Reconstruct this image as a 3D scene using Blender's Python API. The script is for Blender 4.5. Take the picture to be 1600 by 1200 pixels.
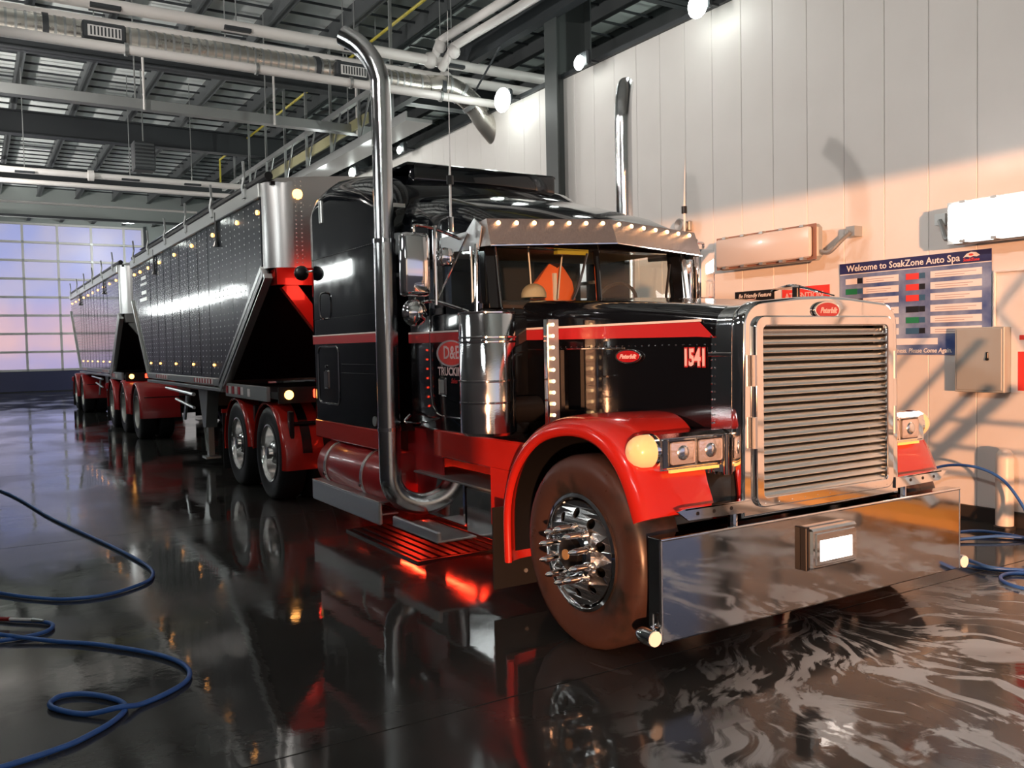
import bpy, bmesh, math, random
from mathutils import Vector, Matrix
random.seed(7)
for o in list(bpy.data.objects): bpy.data.objects.remove(o)
SC = bpy.context.scene
COL = SC.collection
PI = math.pi

# ------------------------------------------------------------ camera
cd = bpy.data.cameras.new('camera'); cam = bpy.data.objects.new('camera', cd); COL.objects.link(cam)
yaw, pit, rol = map(math.radians, (148.371, -2.435, -1.155))
F = Vector((math.cos(yaw)*math.cos(pit), math.sin(yaw)*math.cos(pit), math.sin(pit)))
R = Vector((math.sin(yaw), -math.cos(yaw), 0)); U = R.cross(F)
R2 = R*math.cos(rol)+U*math.sin(rol); U2 = -R*math.sin(rol)+U*math.cos(rol)
M = Matrix((R2, U2, -F)).transposed().to_4x4(); M.translation = Vector((3.803, -3.981, 1.628))
cam.matrix_world = M
cd.sensor_width = 36; cd.lens = 36*1368.9/1600; cd.clip_end = 500
SC.camera = cam

# ------------------------------------------------------------ exposure, world, sun
SC.view_settings.view_transform = 'Standard'; SC.view_settings.look = 'None'
SC.view_settings.gamma = 1; SC.view_settings.use_curve_mapping = False
SC.view_settings.exposure = 0.0
W = bpy.data.worlds.new('dusk_sky'); SC.world = W; W.use_nodes = True
def world():
    nt = W.node_tree; N = nt.nodes; L = nt.links
    for n in list(N): N.remove(n)
    tc = N.new('ShaderNodeTexCoord'); sp = N.new('ShaderNodeSeparateXYZ'); L.new(tc.outputs['Generated'], sp.inputs[0])
    mr = N.new('ShaderNodeMapRange'); mr.inputs[1].default_value = -0.2; mr.inputs[2].default_value = 0.8; L.new(sp.outputs[2], mr.inputs[0])
    cr = N.new('ShaderNodeValToRGB'); L.new(mr.outputs[0], cr.inputs[0])
    e = cr.color_ramp; e.elements[0].position = 0; e.elements[0].color = (.16, .17, .22, 1)
    e.elements[1].position = 1; e.elements[1].color = (.16, .18, .26, 1)
    for p, c in ((.16, (.46, .42, .62, 1)), (.196, (.62, .50, .68, 1)), (.212, (.84, .58, .64, 1)), (.240, (.74, .55, .68, 1)), (.262, (.54, .54, .80, 1)), (.35, (.44, .47, .72, 1)), (.6, (.26, .28, .40, 1))):
        k = e.elements.new(p); k.color = c
    # warm glow round the low sun
    dt = N.new('ShaderNodeVectorMath'); dt.operation = 'DOT_PRODUCT'; L.new(tc.outputs['Generated'], dt.inputs[0]); dt.inputs[1].default_value = (.84, -.54, .03)
    m1 = N.new('ShaderNodeMath'); m1.operation = 'MAXIMUM'; L.new(dt.outputs['Value'], m1.inputs[0]); m1.inputs[1].default_value = 0
    m2 = N.new('ShaderNodeMath'); m2.operation = 'POWER'; L.new(m1.outputs[0], m2.inputs[0]); m2.inputs[1].default_value = 14
    mx = N.new('ShaderNodeMixRGB'); mx.blend_type = 'MIX'; L.new(m2.outputs[0], mx.inputs[0]); L.new(cr.outputs[0], mx.inputs[1]); mx.inputs[2].default_value = (1.0, .76, .52, 1)
    m3 = N.new('ShaderNodeMath'); m3.operation = 'POWER'; L.new(m1.outputs[0], m3.inputs[0]); m3.inputs[1].default_value = 1.6
    m4 = N.new('ShaderNodeMath'); m4.operation = 'MULTIPLY'; L.new(m3.outputs[0], m4.inputs[0]); m4.inputs[1].default_value = .85
    mb = N.new('ShaderNodeMixRGB'); L.new(m4.outputs[0], mb.inputs[0]); L.new(cr.outputs[0], mb.inputs[1]); mb.inputs[2].default_value = (.62, .60, .58, 1); L.new(mb.outputs[0], mx.inputs[1])
    bg = N.new('ShaderNodeBackground'); L.new(mx.outputs[0], bg.inputs[0]); bg.inputs[1].default_value = 1.0
    out = N.new('ShaderNodeOutputWorld'); L.new(bg.outputs[0], out.inputs[0])
world()
sd = bpy.data.lights.new('sun', 'SUN'); sun = bpy.data.objects.new('sun', sd); COL.objects.link(sun)
sd.energy = 5.2; sd.color = (1, .43, .20); sd.angle = math.radians(1.2)
sun.location = (30, -20, 6)
sun.rotation_euler = Vector((-.84, .54, -.010)).to_track_quat('-Z', 'Y').to_euler()

# ------------------------------------------------------------ materials
def mat(name, col=(.5, .5, .5), rough=.5, metal=0, coat=0, emit=None, es=1, noise=None, bump=None, spec=.5, trans=0, rnoise=None):
    m = bpy.data.materials.new(name); m.use_nodes = True
    nt = m.node_tree; b = nt.nodes['Principled BSDF']; L = nt.links
    b.inputs['Base Color'].default_value = (*col, 1); b.inputs['Roughness'].default_value = rough
    b.inputs['Metallic'].default_value = metal; b.inputs['Coat Weight'].default_value = coat
    b.inputs['Coat Roughness'].default_value = .03
    b.inputs['Specular IOR Level'].default_value = spec
    b.inputs['Transmission Weight'].default_value = trans
    if emit: b.inputs['Emission Color'].default_value = (*emit, 1); b.inputs['Emission Strength'].default_value = es
    tc = nt.nodes.new('ShaderNodeTexCoord')
    def nz(scale, det=4, stretch=(1, 1, 1)):
        mp = nt.nodes.new('ShaderNodeMapping'); mp.inputs['Scale'].default_value = stretch; L.new(tc.outputs['Object'], mp.inputs[0])
        n = nt.nodes.new('ShaderNodeTexNoise'); n.inputs['Scale'].default_value = scale; n.inputs['Detail'].default_value = det; L.new(mp.outputs[0], n.inputs[0]); return n
    if noise:   # (scale, colour2, amount, stretch)
        n = nz(noise[0], 5, noise[3] if len(noise) > 3 else (1, 1, 1)); cr = nt.nodes.new('ShaderNodeValToRGB')
        cr.color_ramp.elements[0].position = .35; cr.color_ramp.elements[1].position = .35+.5*noise[2]
        cr.color_ramp.elements[0].color = (*col, 1); cr.color_ramp.elements[1].color = (*noise[1], 1)
        L.new(n.outputs[0], cr.inputs[0]); L.new(cr.outputs[0], b.inputs['Base Color'])
    if rnoise:  # (scale, r0, r1, stretch)
        n = nz(rnoise[0], 5, rnoise[3] if len(rnoise) > 3 else (1, 1, 1)); mr = nt.nodes.new('ShaderNodeMapRange'); mr.inputs[1].default_value = .3; mr.inputs[2].default_value = .7
        mr.inputs[3].default_value = rnoise[1]; mr.inputs[4].default_value = rnoise[2]; L.new(n.outputs[0], mr.inputs[0]); L.new(mr.outputs[0], b.inputs['Roughness'])
    if bump:    # (scale, strength, stretch)
        n = nz(bump[0], 3, bump[2] if len(bump) > 2 else (1, 1, 1)); bp = nt.nodes.new('ShaderNodeBump'); bp.inputs['Strength'].default_value = bump[1]; bp.inputs['Distance'].default_value = .01
        L.new(n.outputs[0], bp.inputs['Height']); L.new(bp.outputs[0], b.inputs['Normal'])
    return m
M_ = {}
M_['chrome'] = mat('chrome', (.82, .82, .83), .05, 1, rnoise=(6, .03, .09))
M_['wet_chrome'] = mat('wet_chrome', (.78, .79, .80), .06, 1, rnoise=(14, .04, .14), bump=(140, .05))
M_['bumper_chrome'] = mat('bumper_chrome', (.62, .62, .63), .05, 1, rnoise=(5, .03, .10), bump=(3, .06))
M_['wheel_chrome'] = mat('wheel_chrome', (.88, .88, .88), .20, 1)
M_['visor'] = mat('visor_steel', (.62, .50, .46), .26, 1, noise=(5, (.44, .35, .33), .8, (30, 30, 1)), bump=(30, .3, (60, 60, 1)))  # brown streaks put a warm reflection into the steel's colour
M_['led_amber'] = mat('led_amber', (.8, .4, .1), .4, emit=(1, .45, .10), es=1.0)
M_['brushed'] = mat('brushed_steel', (.62, .62, .62), .28, 1, bump=(30, .3, (60, 60, 1)))
M_['aluminium'] = mat('aluminium', (.66, .66, .66), .36, 1)
M_['stack_chrome'] = mat('stack_chrome', (.66, .67, .68), .1, 1, rnoise=(24, .05, .13), bump=(260, .12))
M_['satin_alu'] = mat('satin_aluminium', (.70, .70, .69), .36, .9)
M_['rivet'] = mat('rivet_alu', (.55, .57, .58), .55, .4)
M_['grille_alu'] = mat('grille_aluminium', (.80, .82, .80), .20, 1)
M_['black'] = mat('black_paint', (.0035, .0042, .006), .10, 0, coat=.6, rnoise=(7, .06, .13))
M_['red'] = mat('red_paint', (.50, .020, .013), .22, 0, coat=.7)
M_['dark_red'] = mat('dark_red_paint', (.42, .02, .022), .30, 0, coat=.3)
M_['stripe'] = mat('red_stripe', (.46, .022, .026), .3, 0, coat=.3)
M_['cream'] = mat('pale_pinstripe', (.8, .72, .68), .3)
M_['rubber'] = mat('tyre_rubber', (.016, .015, .015), .42, noise=(3.6, (.055, .030, .026), .22), rnoise=(5, .22, .6))
M_['rubber_dark'] = mat('tyre_rubber_dark', (.010, .010, .011), .5)
M_['black_plastic'] = mat('black_plastic', (.008, .008, .009), .35)
M_['frame_black'] = mat('frame_black', (.010, .009, .010), .45)
M_['steel_dark'] = mat('painted_steel_dark', (.040, .046, .052), .5)
M_['column'] = mat('painted_column_steel', (.075, .085, .085), .45)
M_['purlin'] = mat('purlin_steel', (.085, .095, .10), .5)
M_['deck'] = mat('roof_liner', (.74, .80, .79), .6, bump=(3, .2))
M_['wall'] = mat('wall_panel_white', (.80, .775, .745), .48, noise=(2.2, (.77, .745, .715), .9), bump=(.8, .05))
M_['backwall'] = mat('back_wall_grey', (.34, .38, .37), .6)
M_['leftwall'] = mat('left_wall_grey', (.12, .13, .14), .5)
M_['base'] = mat('baseboard_dark', (.03, .025, .022), .5)
M_['pvc'] = mat('white_pipe', (.80, .78, .76), .35)
M_['duct'] = mat('spiral_duct', (.62, .60, .55), .28, .9, rnoise=(3, .2, .4))
M_['galv'] = mat('galvanised_steel', (.42, .44, .44), .4, .7)
M_['yellow'] = mat('yellow_pipe_paint', (.55, .48, .06), .4)
M_['white'] = mat('white_paint', (.75, .75, .74), .35)
M_['fixture'] = mat('fixture_lens', (.68, .62, .58), .25, coat=.3)
M_['fixture_on'] = mat('fixture_lens_lit', (.9, .9, .9), .4, emit=(1, .97, .92), es=14)
M_['gasket'] = mat('gasket_brown', (.28, .15, .11), .6)
M_['flood'] = mat('flood_lens', (1, 1, 1), .4, emit=(.93, 1, .93), es=16)
M_['bay_on'] = mat('left_fixture_lit', (.9, .9, .9), .4, emit=(.95, 1, .98), es=13)
M_['amber'] = mat('amber_lamp', (.8, .35, .05), .3, emit=(1, .42, .10), es=7)
M_['amber_soft'] = mat('amber_led', (.9, .5, .2), .3, emit=(1, .60, .28), es=8)
M_['signal'] = mat('turn_signal_lens', (.9, .55, .22), .25, emit=(1, .62, .30), es=.45)
M_['redlamp'] = mat('red_lamp', (.8, .03, .02), .3, emit=(1, .05, .02), es=5)
M_['underglow'] = mat('underglow_red', (.8, .03, .02), .3, emit=(1, .03, .01), es=130)
M_['white_led'] = mat('white_led', (1, 1, 1), .3, emit=(1, .95, .88), es=5)
M_['lens'] = mat('headlamp_glass', (.75, .68, .66), .08, .55, coat=.6, bump=(45, .6))
M_['blue_hose'] = mat('blue_hose', (.045, .15, .46), .35, bump=(200, .1))
M_['wand_red'] = mat('wand_red', (.30, .02, .02), .4)
M_['bollard'] = mat('bollard_paint', (.72, .66, .60), .4)
M_['cabinet'] = mat('electrical_cabinet_grey', (.36, .38, .37), .4)
M_['sign_navy'] = mat('sign_navy', (.022, .022, .11), .3)
M_['sign_blue'] = mat('sign_blue_print', (.05, .09, .26), .3, noise=(3.2, (.34, .42, .58), .7))
M_['sign_pale'] = mat('sign_pale', (.85, .80, .78), .4)
M_['sign_red'] = mat('sign_red', (.78, .06, .05), .35)
M_['sign_green'] = mat('sign_green', (.02, .22, .10), .4)
M_['sign_black'] = mat('sign_black', (.012, .012, .016), .4)
M_['sign_teal'] = mat('sign_teal', (.04, .12, .22), .4)
M_['text_white'] = mat('lettering_white', (.85, .82, .80), .4)
M_['text_pink'] = mat('lettering_pale_pink', (.80, .55, .55), .4)
M_['text_grey'] = mat('lettering_grey', (.45, .36, .38), .4)
M_['emblem_red'] = mat('emblem_red', (.42, .012, .018), .2, coat=.6)
M_['orange'] = mat('orange_vest', (.85, .16, .03), .7)
M_['khaki'] = mat('khaki_cap', (.55, .45, .30), .8, bump=(60, .3))
M_['interior'] = mat('cab_interior', (.02, .018, .018), .7)
M_['tan'] = mat('cab_headliner_tan', (.35, .24, .12), .7)
M_['grate'] = mat('grate_steel', (.03, .028, .028), .35, .6)
M_['wood'] = mat('barrier_orange', (.65, .32, .06), .45)
M_['dull_red'] = mat('reflector_red', (.45, .02, .03), .3)
M_['trim_steel'] = mat('trailer_trim', (.60, .62, .61), .32, .85)
M_['hopper'] = mat('hopper_dark', (.020, .009, .012), .35, 0)
M_['trailer_wheel'] = mat('trailer_wheel_alu', (.60, .60, .57), .35, .8)

def m_panel():   # polished navy-black trailer side sheet
    m = mat('trailer_side_sheet', (.010, .014, .022), .35, .0, coat=1.0, spec=.15)
    nt = m.node_tree; b = nt.nodes['Principled BSDF']; L = nt.links
    b.inputs['Coat Roughness'].default_value = .08; b.inputs['Coat IOR'].default_value = 1.58
    tc = nt.nodes.new('ShaderNodeTexCoord'); mp = nt.nodes.new('ShaderNodeMapping'); mp.inputs['Scale'].default_value = (6, 1, .8); L.new(tc.outputs['Object'], mp.inputs[0])
    n = nt.nodes.new('ShaderNodeTexNoise'); n.inputs['Scale'].default_value = 1.2; L.new(mp.outputs[0], n.inputs[0])
    bp = nt.nodes.new('ShaderNodeBump'); bp.inputs['Strength'].default_value = .06; bp.inputs['Distance'].default_value = .02
    L.new(n.outputs[0], bp.inputs['Height']); L.new(bp.outputs[0], b.inputs['Normal']); L.new(bp.outputs[0], b.inputs['Coat Normal'])
    return m
M_['panel'] = m_panel()

def m_glass(name, tint, tr=.9):
    m = bpy.data.materials.new(name); m.use_nodes = True; nt = m.node_tree; N = nt.nodes; L = nt.links
    for n in list(N): N.remove(n)
    t = N.new('ShaderNodeBsdfTransparent'); t.inputs[0].default_value = (*[c*tr for c in tint], 1)
    g = N.new('ShaderNodeBsdfGlossy'); g.inputs['Roughness'].default_value = .02; g.inputs[0].default_value = (.9, .9, .9, 1)
    lw = N.new('ShaderNodeLayerWeight'); pw = N.new('ShaderNodeMath'); pw.operation = 'POWER'; L.new(lw.outputs['Facing'], pw.inputs[0]); lw.inputs[0].default_value = .5; pw.inputs[1].default_value = 4
    fr = N.new('ShaderNodeMapRange'); L.new(pw.outputs[0], fr.inputs[0]); fr.inputs[3].default_value = .03; fr.inputs[4].default_value = .9
    mx = N.new('ShaderNodeMixShader'); o = N.new('ShaderNodeOutputMaterial')
    L.new(fr.outputs[0], mx.inputs[0]); L.new(t.outputs[0], mx.inputs[1]); L.new(g.outputs[0], mx.inputs[2]); L.new(mx.outputs[0], o.inputs[0])
    return m
M_['glass'] = m_glass('cab_glass', (.88, .93, .93), .97)
def m_pane():   # wet clear plastic door pane: slightly frosted
    m = bpy.data.materials.new('door_pane_plastic'); m.use_nodes = True; nt = m.node_tree; N = nt.nodes; L = nt.links
    for n in list(N): N.remove(n)
    tc = N.new('ShaderNodeTexCoord'); nz = N.new('ShaderNodeTexNoise'); nz.inputs['Scale'].default_value = .5; L.new(tc.outputs['Object'], nz.inputs[0])
    cr = N.new('ShaderNodeValToRGB'); cr.color_ramp.elements[0].position = .35; cr.color_ramp.elements[1].position = .65
    cr.color_ramp.elements[0].color = (.90, .92, 1, 1); cr.color_ramp.elements[1].color = (1, .97, .96, 1); L.new(nz.outputs[0], cr.inputs[0])
    t = N.new('ShaderNodeBsdfTransparent'); L.new(cr.outputs[0], t.inputs[0])
    g = N.new('ShaderNodeBsdfGlossy'); g.inputs['Roughness'].default_value = .4
    mx = N.new('ShaderNodeMixShader'); mx.inputs[0].default_value = .05; o = N.new('ShaderNodeOutputMaterial')
    L.new(t.outputs[0], mx.inputs[1]); L.new(g.outputs[0], mx.inputs[2]); L.new(mx.outputs[0], o.inputs[0])
    return m
M_['pane'] = m_pane()

def m_floor():
    m = bpy.data.materials.new('wet_concrete'); m.use_nodes = True; nt = m.node_tree; N = nt.nodes; L = nt.links
    b = N['Principled BSDF']
    geo = N.new('ShaderNodeNewGeometry')
    def noise(scale, det=5, stretch=(1, 1, 1), rot=0, dist=0, src=None):
        mp = N.new('ShaderNodeMapping'); mp.inputs['Scale'].default_value = stretch; mp.inputs['Rotation'].default_value = (0, 0, rot)
        L.new(src or geo.outputs['Position'], mp.inputs[0]); n = N.new('ShaderNodeTexNoise'); n.inputs['Scale'].default_value = scale
        n.inputs['Detail'].default_value = det; n.inputs['Distortion'].default_value = dist; L.new(mp.outputs[0], n.inputs[0]); return n.outputs[0]
    def rng(s, a, b_, c=0, d=1, sm=True):
        r = N.new('ShaderNodeMapRange'); r.interpolation_type = 'SMOOTHSTEP' if sm else 'LINEAR'
        for i, v in enumerate((a, b_, c, d)): r.inputs[i+1].default_value = v
        L.new(s, r.inputs[0]); return r.outputs[0]
    def mth(op, a, b_):
        n = N.new('ShaderNodeMath'); n.operation = op
        for i, v in enumerate((a, b_)):
            if hasattr(v, 'links') or hasattr(v, 'is_linked'): L.new(v, n.inputs[i])
            else: n.inputs[i].default_value = v
        return n.outputs[0]
    def mix(f, a, b_):
        n = N.new('ShaderNodeMixRGB')
        for i, v in enumerate((f, a, b_)):
            if isinstance(v, tuple): n.inputs[i].default_value = (*v, 1)
            else: L.new(v, n.inputs[i])
        return n.outputs[0]
    # foam left by the wash in front of the truck, streaked
    def dist(cx, cy, sx, sy):
        mp = N.new('ShaderNodeMapping'); mp.vector_type = 'POINT'; mp.inputs['Location'].default_value = (-cx/sx, -cy/sy, 0); mp.inputs['Scale'].default_value = (1/sx, 1/sy, 0)
        L.new(geo.outputs['Position'], mp.inputs[0]); v = N.new('ShaderNodeVectorMath'); v.operation = 'LENGTH'; L.new(mp.outputs[0], v.inputs[0]); return v.outputs['Value']
    d1 = rng(dist(2.1, .7, 2.0, 3.4), .60, 1.0, 1, 0)
    warp = noise(.9, 3)
    sw = N.new('ShaderNodeMixRGB'); sw.blend_type = 'ADD'; sw.inputs[0].default_value = .9; L.new(geo.outputs['Position'], sw.inputs[1])
    wn = N.new('ShaderNodeTexNoise'); wn.inputs['Scale'].default_value = 1.1; L.new(geo.outputs['Position'], wn.inputs[0]); L.new(wn.outputs['Color'], sw.inputs[2])
    sv = N.new('ShaderNodeSeparateXYZ'); L.new(sw.outputs[0], sv.inputs[0])   # streaks fan out from under the bumper
    X = mth('SUBTRACT', sv.outputs[0], .55); Y = mth('SUBTRACT', sv.outputs[1], .60)
    th = mth('ARCTAN2', Y, X); rad = mth('POWER', mth('ADD', mth('MULTIPLY', X, X), mth('MULTIPLY', Y, Y)), .5)
    cv = N.new('ShaderNodeCombineXYZ'); L.new(mth('MULTIPLY', th, 2.6), cv.inputs[0]); L.new(mth('MULTIPLY', rad, .95), cv.inputs[1])
    f1 = noise(2.6, 8, (1, 1, 1), 0, .9, cv.outputs[0])
    f2 = noise(9, 5, (1, .8, 1), 0, .6, cv.outputs[0])
    f3 = noise(1.3, 4, (1, 1, 1), 0, .8, sw.outputs[0])
    ff = mth('ADD', mth('MULTIPLY', f1, .60), mth('MULTIPLY', f2, .28)); ff = mth('ADD', ff, mth('MULTIPLY', f3, .14))
    foam = mth('MULTIPLY', rng(ff, .505, .565), d1)
    foam = mth('MULTIPLY', foam, rng(f3, .36, .60, .40, 1.0))
    # dried soap streaks elsewhere
    s2 = mth('MULTIPLY', rng(noise(1.4, 6, (1, 5, 1), .15, 1.2), .60, .72, 0, .16), rng(noise(.7, 2), .45, .6))
    base = mix(noise(1.7, 6), (.034, .034, .033), (.062, .060, .056))
    c = mix(foam, base, (.60, .61, .60)); c = mix(s2, c, (.45, .45, .42))
    L.new(c, b.inputs['Base Color'])
    ro = rng(noise(.55, 5, (1, 1.6, 1)), .40, .66, .035, .20)
    ro2 = mth('ADD', ro, mth('MULTIPLY', foam, .38)); L.new(ro2, b.inputs['Roughness'])
    b.inputs['IOR'].default_value = 1.42
    bp = N.new('ShaderNodeBump'); bp.inputs['Strength'].default_value = .22; bp.inputs['Distance'].default_value = .02
    hh = mth('ADD', mth('MULTIPLY', noise(2.3, 2), .5), mth('MULTIPLY', noise(26, 4), .05))
    # rippled water near the bumper
    hh = mth('ADD', hh, mth('MULTIPLY', mth('MULTIPLY', f2, d1), .20))
    L.new(hh, bp.inputs['Height']); L.new(bp.outputs[0], b.inputs['Normal'])
    return m
M_['floor'] = m_floor()
M_['asphalt'] = mat('wet_asphalt', (.05, .05, .05), .75, bump=(8, .3))

# ------------------------------------------------------------ mesh builder
class MB:
    def __init__(s): s.bm = bmesh.new()
    def face(s, pts):
        vs = [s.bm.verts.new(p) for p in pts]
        return s.bm.faces.new(vs)
    def box(s, lo, hi, bev=0, rot=None, seg=1):
        lo, hi = Vector(lo), Vector(hi); c = (lo+hi)/2; d = hi-lo
        r = bmesh.ops.create_cube(s.bm, size=1); vs = r['verts']
        for v in vs: v.co = Vector((v.co.x*d.x, v.co.y*d.y, v.co.z*d.z))
        if bev:
            es = list({e for v in vs for e in v.link_edges})
            r2 = bmesh.ops.bevel(s.bm, geom=es, offset=bev, segments=seg, affect='EDGES', profile=.5)
            vs = list({v for f in r2['faces'] for v in f.verts} | {v for v in vs if v.is_valid})
        for v in vs: v.co = (rot @ v.co if rot else v.co)+c
        return s
    def cyl(s, p0, p1, r0, r1=None, n=16, caps=True):
        p0, p1 = Vector(p0), Vector(p1); r1 = r0 if r1 is None else r1
        q = (p1-p0).to_track_quat('Z', 'Y')
        A = []; B = []
        for i in range(n):
            a = 2*PI*i/n; d = q @ Vector((math.cos(a), math.sin(a), 0))
            A.append(s.bm.verts.new(p0+d*r0)); B.append(s.bm.verts.new(p1+d*r1))
        for i in range(n): s.bm.faces.new((A[i], A[(i+1) % n], B[(i+1) % n], B[i]))
        if caps: s.bm.faces.new(A[::-1]); s.bm.faces.new(B)
        return s
    def tube(s, pts, r, n=10, caps=True, closed=False):
        pts = [Vector(p) for p in pts]; m = len(pts); rings = []
        t = [(pts[min(i+1, m-1)]-pts[max(i-1, 0)]).normalized() for i in range(m)]
        up = Vector((0, 0, 1)) if abs(t[0].z) < .9 else Vector((1, 0, 0))
        x = (up-t[0]*up.dot(t[0])).normalized()
        for i in range(m):
            x = (x-t[i]*x.dot(t[i])).normalized(); y = t[i].cross(x)
            rr = r[i] if isinstance(r, (list, tuple)) else r
            rings.append([s.bm.verts.new(pts[i]+(x*math.cos(2*PI*k/n)+y*math.sin(2*PI*k/n))*rr) for k in range(n)])
        for i in range(m-1):
            for k in range(n): s.bm.faces.new((rings[i][k], rings[i][(k+1) % n], rings[i+1][(k+1) % n], rings[i+1][k]))
        if caps: s.bm.faces.new(rings[0][::-1]); s.bm.faces.new(rings[-1])
        return s
    def loft(s, secs, closed=True, caps=True):
        rings = [[s.bm.verts.new(p) for p in sec] for sec in secs]; n = len(rings[0])
        for i in range(len(rings)-1):
            for k in range(n if closed else n-1):
                j = (k+1) % n; s.bm.faces.new((rings[i][k], rings[i][j], rings[i+1][j], rings[i+1][k]))
        if caps and closed: s.bm.faces.new(rings[0][::-1]); s.bm.faces.new(rings[-1])
        return s
    def lathe(s, prof, c, axis='Y', n=32, sgn=1):   # prof: (radius, offset along axis)
        c = Vector(c); rings = []
        for r, o in prof:
            ring = []
            for i in range(n):
                a = 2*PI*i/n; u, v = math.cos(a)*r, math.sin(a)*r
                p = {'Y': Vector((u, o*sgn, v)), 'X': Vector((o*sgn, u, v)), 'Z': Vector((u, v, o*sgn))}[axis]
                ring.append(s.bm.verts.new(c+p))
            rings.append(ring)
        for i in range(len(rings)-1):
            for k in range(n): s.bm.faces.new((rings[i][k], rings[i][(k+1) % n], rings[i+1][(k+1) % n], rings[i+1][k]))
        for rg, (r, o) in ((rings[0], prof[0]), (rings[-1], prof[-1])):
            if r > 1e-4 and s.capl: s.bm.faces.new(rg)
        return s
    capl = False
    def sphere(s, c, r, n=10, sc=(1, 1, 1)):
        q = bmesh.ops.create_uvsphere(s.bm, u_segments=n, v_segments=max(4, n//2+1), radius=r)
        for v in q['verts']: v.co = Vector((v.co.x*sc[0], v.co.y*sc[1], v.co.z*sc[2]))+Vector(c)
        return s
    def prism(s, poly, axis, a, b):  # poly of 2D points extruded along axis from a to b
        def P(u, v, w): return {'X': (w, u, v), 'Y': (u, w, v), 'Z': (u, v, w)}[axis]
        A = [s.bm.verts.new(P(u, v, a)) for u, v in poly]; B = [s.bm.verts.new(P(u, v, b)) for u, v in poly]; n = len(A)
        s.bm.faces.new(A); s.bm.faces.new(B[::-1])
        for i in range(n): s.bm.faces.new((A[i], B[i], B[(i+1) % n], A[(i+1) % n]))
        return s
    def build(s, name, m, parent=None, smooth=True, ang=35, kind=None, label=None):
        bmesh.ops.recalc_face_normals(s.bm, faces=s.bm.faces)
        me = bpy.data.meshes.new(name)
        off = wloc(parent) if parent else Vector()
        if off.length: bmesh.ops.translate(s.bm, vec=-off, verts=s.bm.verts)
        s.bm.to_mesh(me); s.bm.free(); me.materials.append(M_[m] if isinstance(m, str) else m)
        if smooth: me.shade_smooth(); me.set_sharp_from_angle(angle=math.radians(ang))
        o = bpy.data.objects.new(name, me); COL.objects.link(o)
        if parent: o.parent = parent
        if kind: o['kind'] = kind
        if label: o['label'] = label
        return o
def wloc(o):
    v = Vector(o.location)
    while o.parent: o = o.parent; v += Vector(o.location)
    return v
def tag(o, label, cat, group=None):
    o['label'] = label; o['category'] = cat
    if group: o['group'] = group
    return o
def thing(name, label, cat, loc=(0, 0, 0), group=None):
    o = bpy.data.objects.new(name, None); COL.objects.link(o); o.location = loc; o.empty_display_size = .2
    return tag(o, label, cat, group)
def struct(o): o['kind'] = 'structure'; return o
def dup(o, parent=None, off=(0, 0, 0)):
    c = o.copy(); COL.objects.link(c); c.parent = parent; c.location = Vector(o.location)+Vector(off)
    for ch in o.children: dup(ch, c)
    return c
def light(name, kind, loc, energy, col, parent=None, size=.2, target=None, **kw):
    l = bpy.data.lights.new(name, kind); l.energy = energy; l.color = col
    if kind == 'AREA': l.size = size
    else: l.shadow_soft_size = size
    for k, v in kw.items(): setattr(l, k, v)
    o = bpy.data.objects.new(name, l); COL.objects.link(o)
    o.parent = parent; o.location = Vector(loc)-(wloc(parent) if parent else Vector())
    if target: o.rotation_euler = (Vector(target)-Vector(loc)).to_track_quat('-Z', 'Y').to_euler()
    return o
def curve_mesh(name, splines, extrude, m, parent, T=None, bevel=0):
    """filled 2D outline with holes, extruded; T maps local (x,y,z) to world"""
    cu = bpy.data.curves.new('tmp', 'CURVE'); cu.dimensions = '2D'; cu.fill_mode = 'BOTH'; cu.extrude = extrude; cu.bevel_depth = bevel; cu.bevel_resolution = 1
    for pts in splines:
        sp = cu.splines.new('POLY'); sp.points.add(len(pts)-1); sp.use_cyclic_u = True
        for i, (x, y) in enumerate(pts): sp.points[i].co = (x, y, 0, 1)
    return from_curve(name, cu, m, parent, T)
def from_curve(name, cu, m, parent, T):
    t = bpy.data.objects.new('tmp', cu); COL.objects.link(t)
    dg = bpy.context.evaluated_depsgraph_get(); me = bpy.data.meshes.new_from_object(t.evaluated_get(dg))
    bpy.data.objects.remove(t); bpy.data.curves.remove(cu)
    off = wloc(parent) if parent else Vector()
    me.transform(Matrix.Translation(-off) @ T); me.materials.clear(); me.materials.append(M_[m]); me.name = name
    me.update()
    o = bpy.data.objects.new(name, me); COL.objects.link(o); o.parent = parent
    return o
def text(s, size, m, parent, pos, right, up, ext=.002, align='CENTER', bold=0, shear=0, name='lettering', sx=1):
    cu = bpy.data.curves.new('tmp', 'FONT'); cu.body = s; cu.size = size; cu.extrude = ext; cu.align_x = align; cu.align_y = 'CENTER'; cu.offset = bold; cu.shear = shear; cu.resolution_u = 2
    r = Vector(right).normalized(); u = Vector(up).normalized(); n = r.cross(u)
    T = Matrix((r, u, n)).transposed().to_4x4(); T.translation = Vector(pos)
    return from_curve(name, cu, m, parent, T @ Matrix.Diagonal((sx, 1, 1, 1)))
def circ(cx, cy, r, n=20, ry=None): return [(cx+math.cos(2*PI*i/n)*r, cy+math.sin(2*PI*i/n)*(ry or r)) for i in range(n)]
def rrect(x0, y0, x1, y1, r, n=5):
    out = []
    for cx, cy, a0 in ((x1-r, y1-r, 0), (x0+r, y1-r, 90), (x0+r, y0+r, 180), (x1-r, y0+r, 270)):
        for i in range(n+1):
            a = math.radians(a0+90*i/n); out.append((cx+r*math.cos(a), cy+r*math.sin(a)))
    return out
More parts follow.
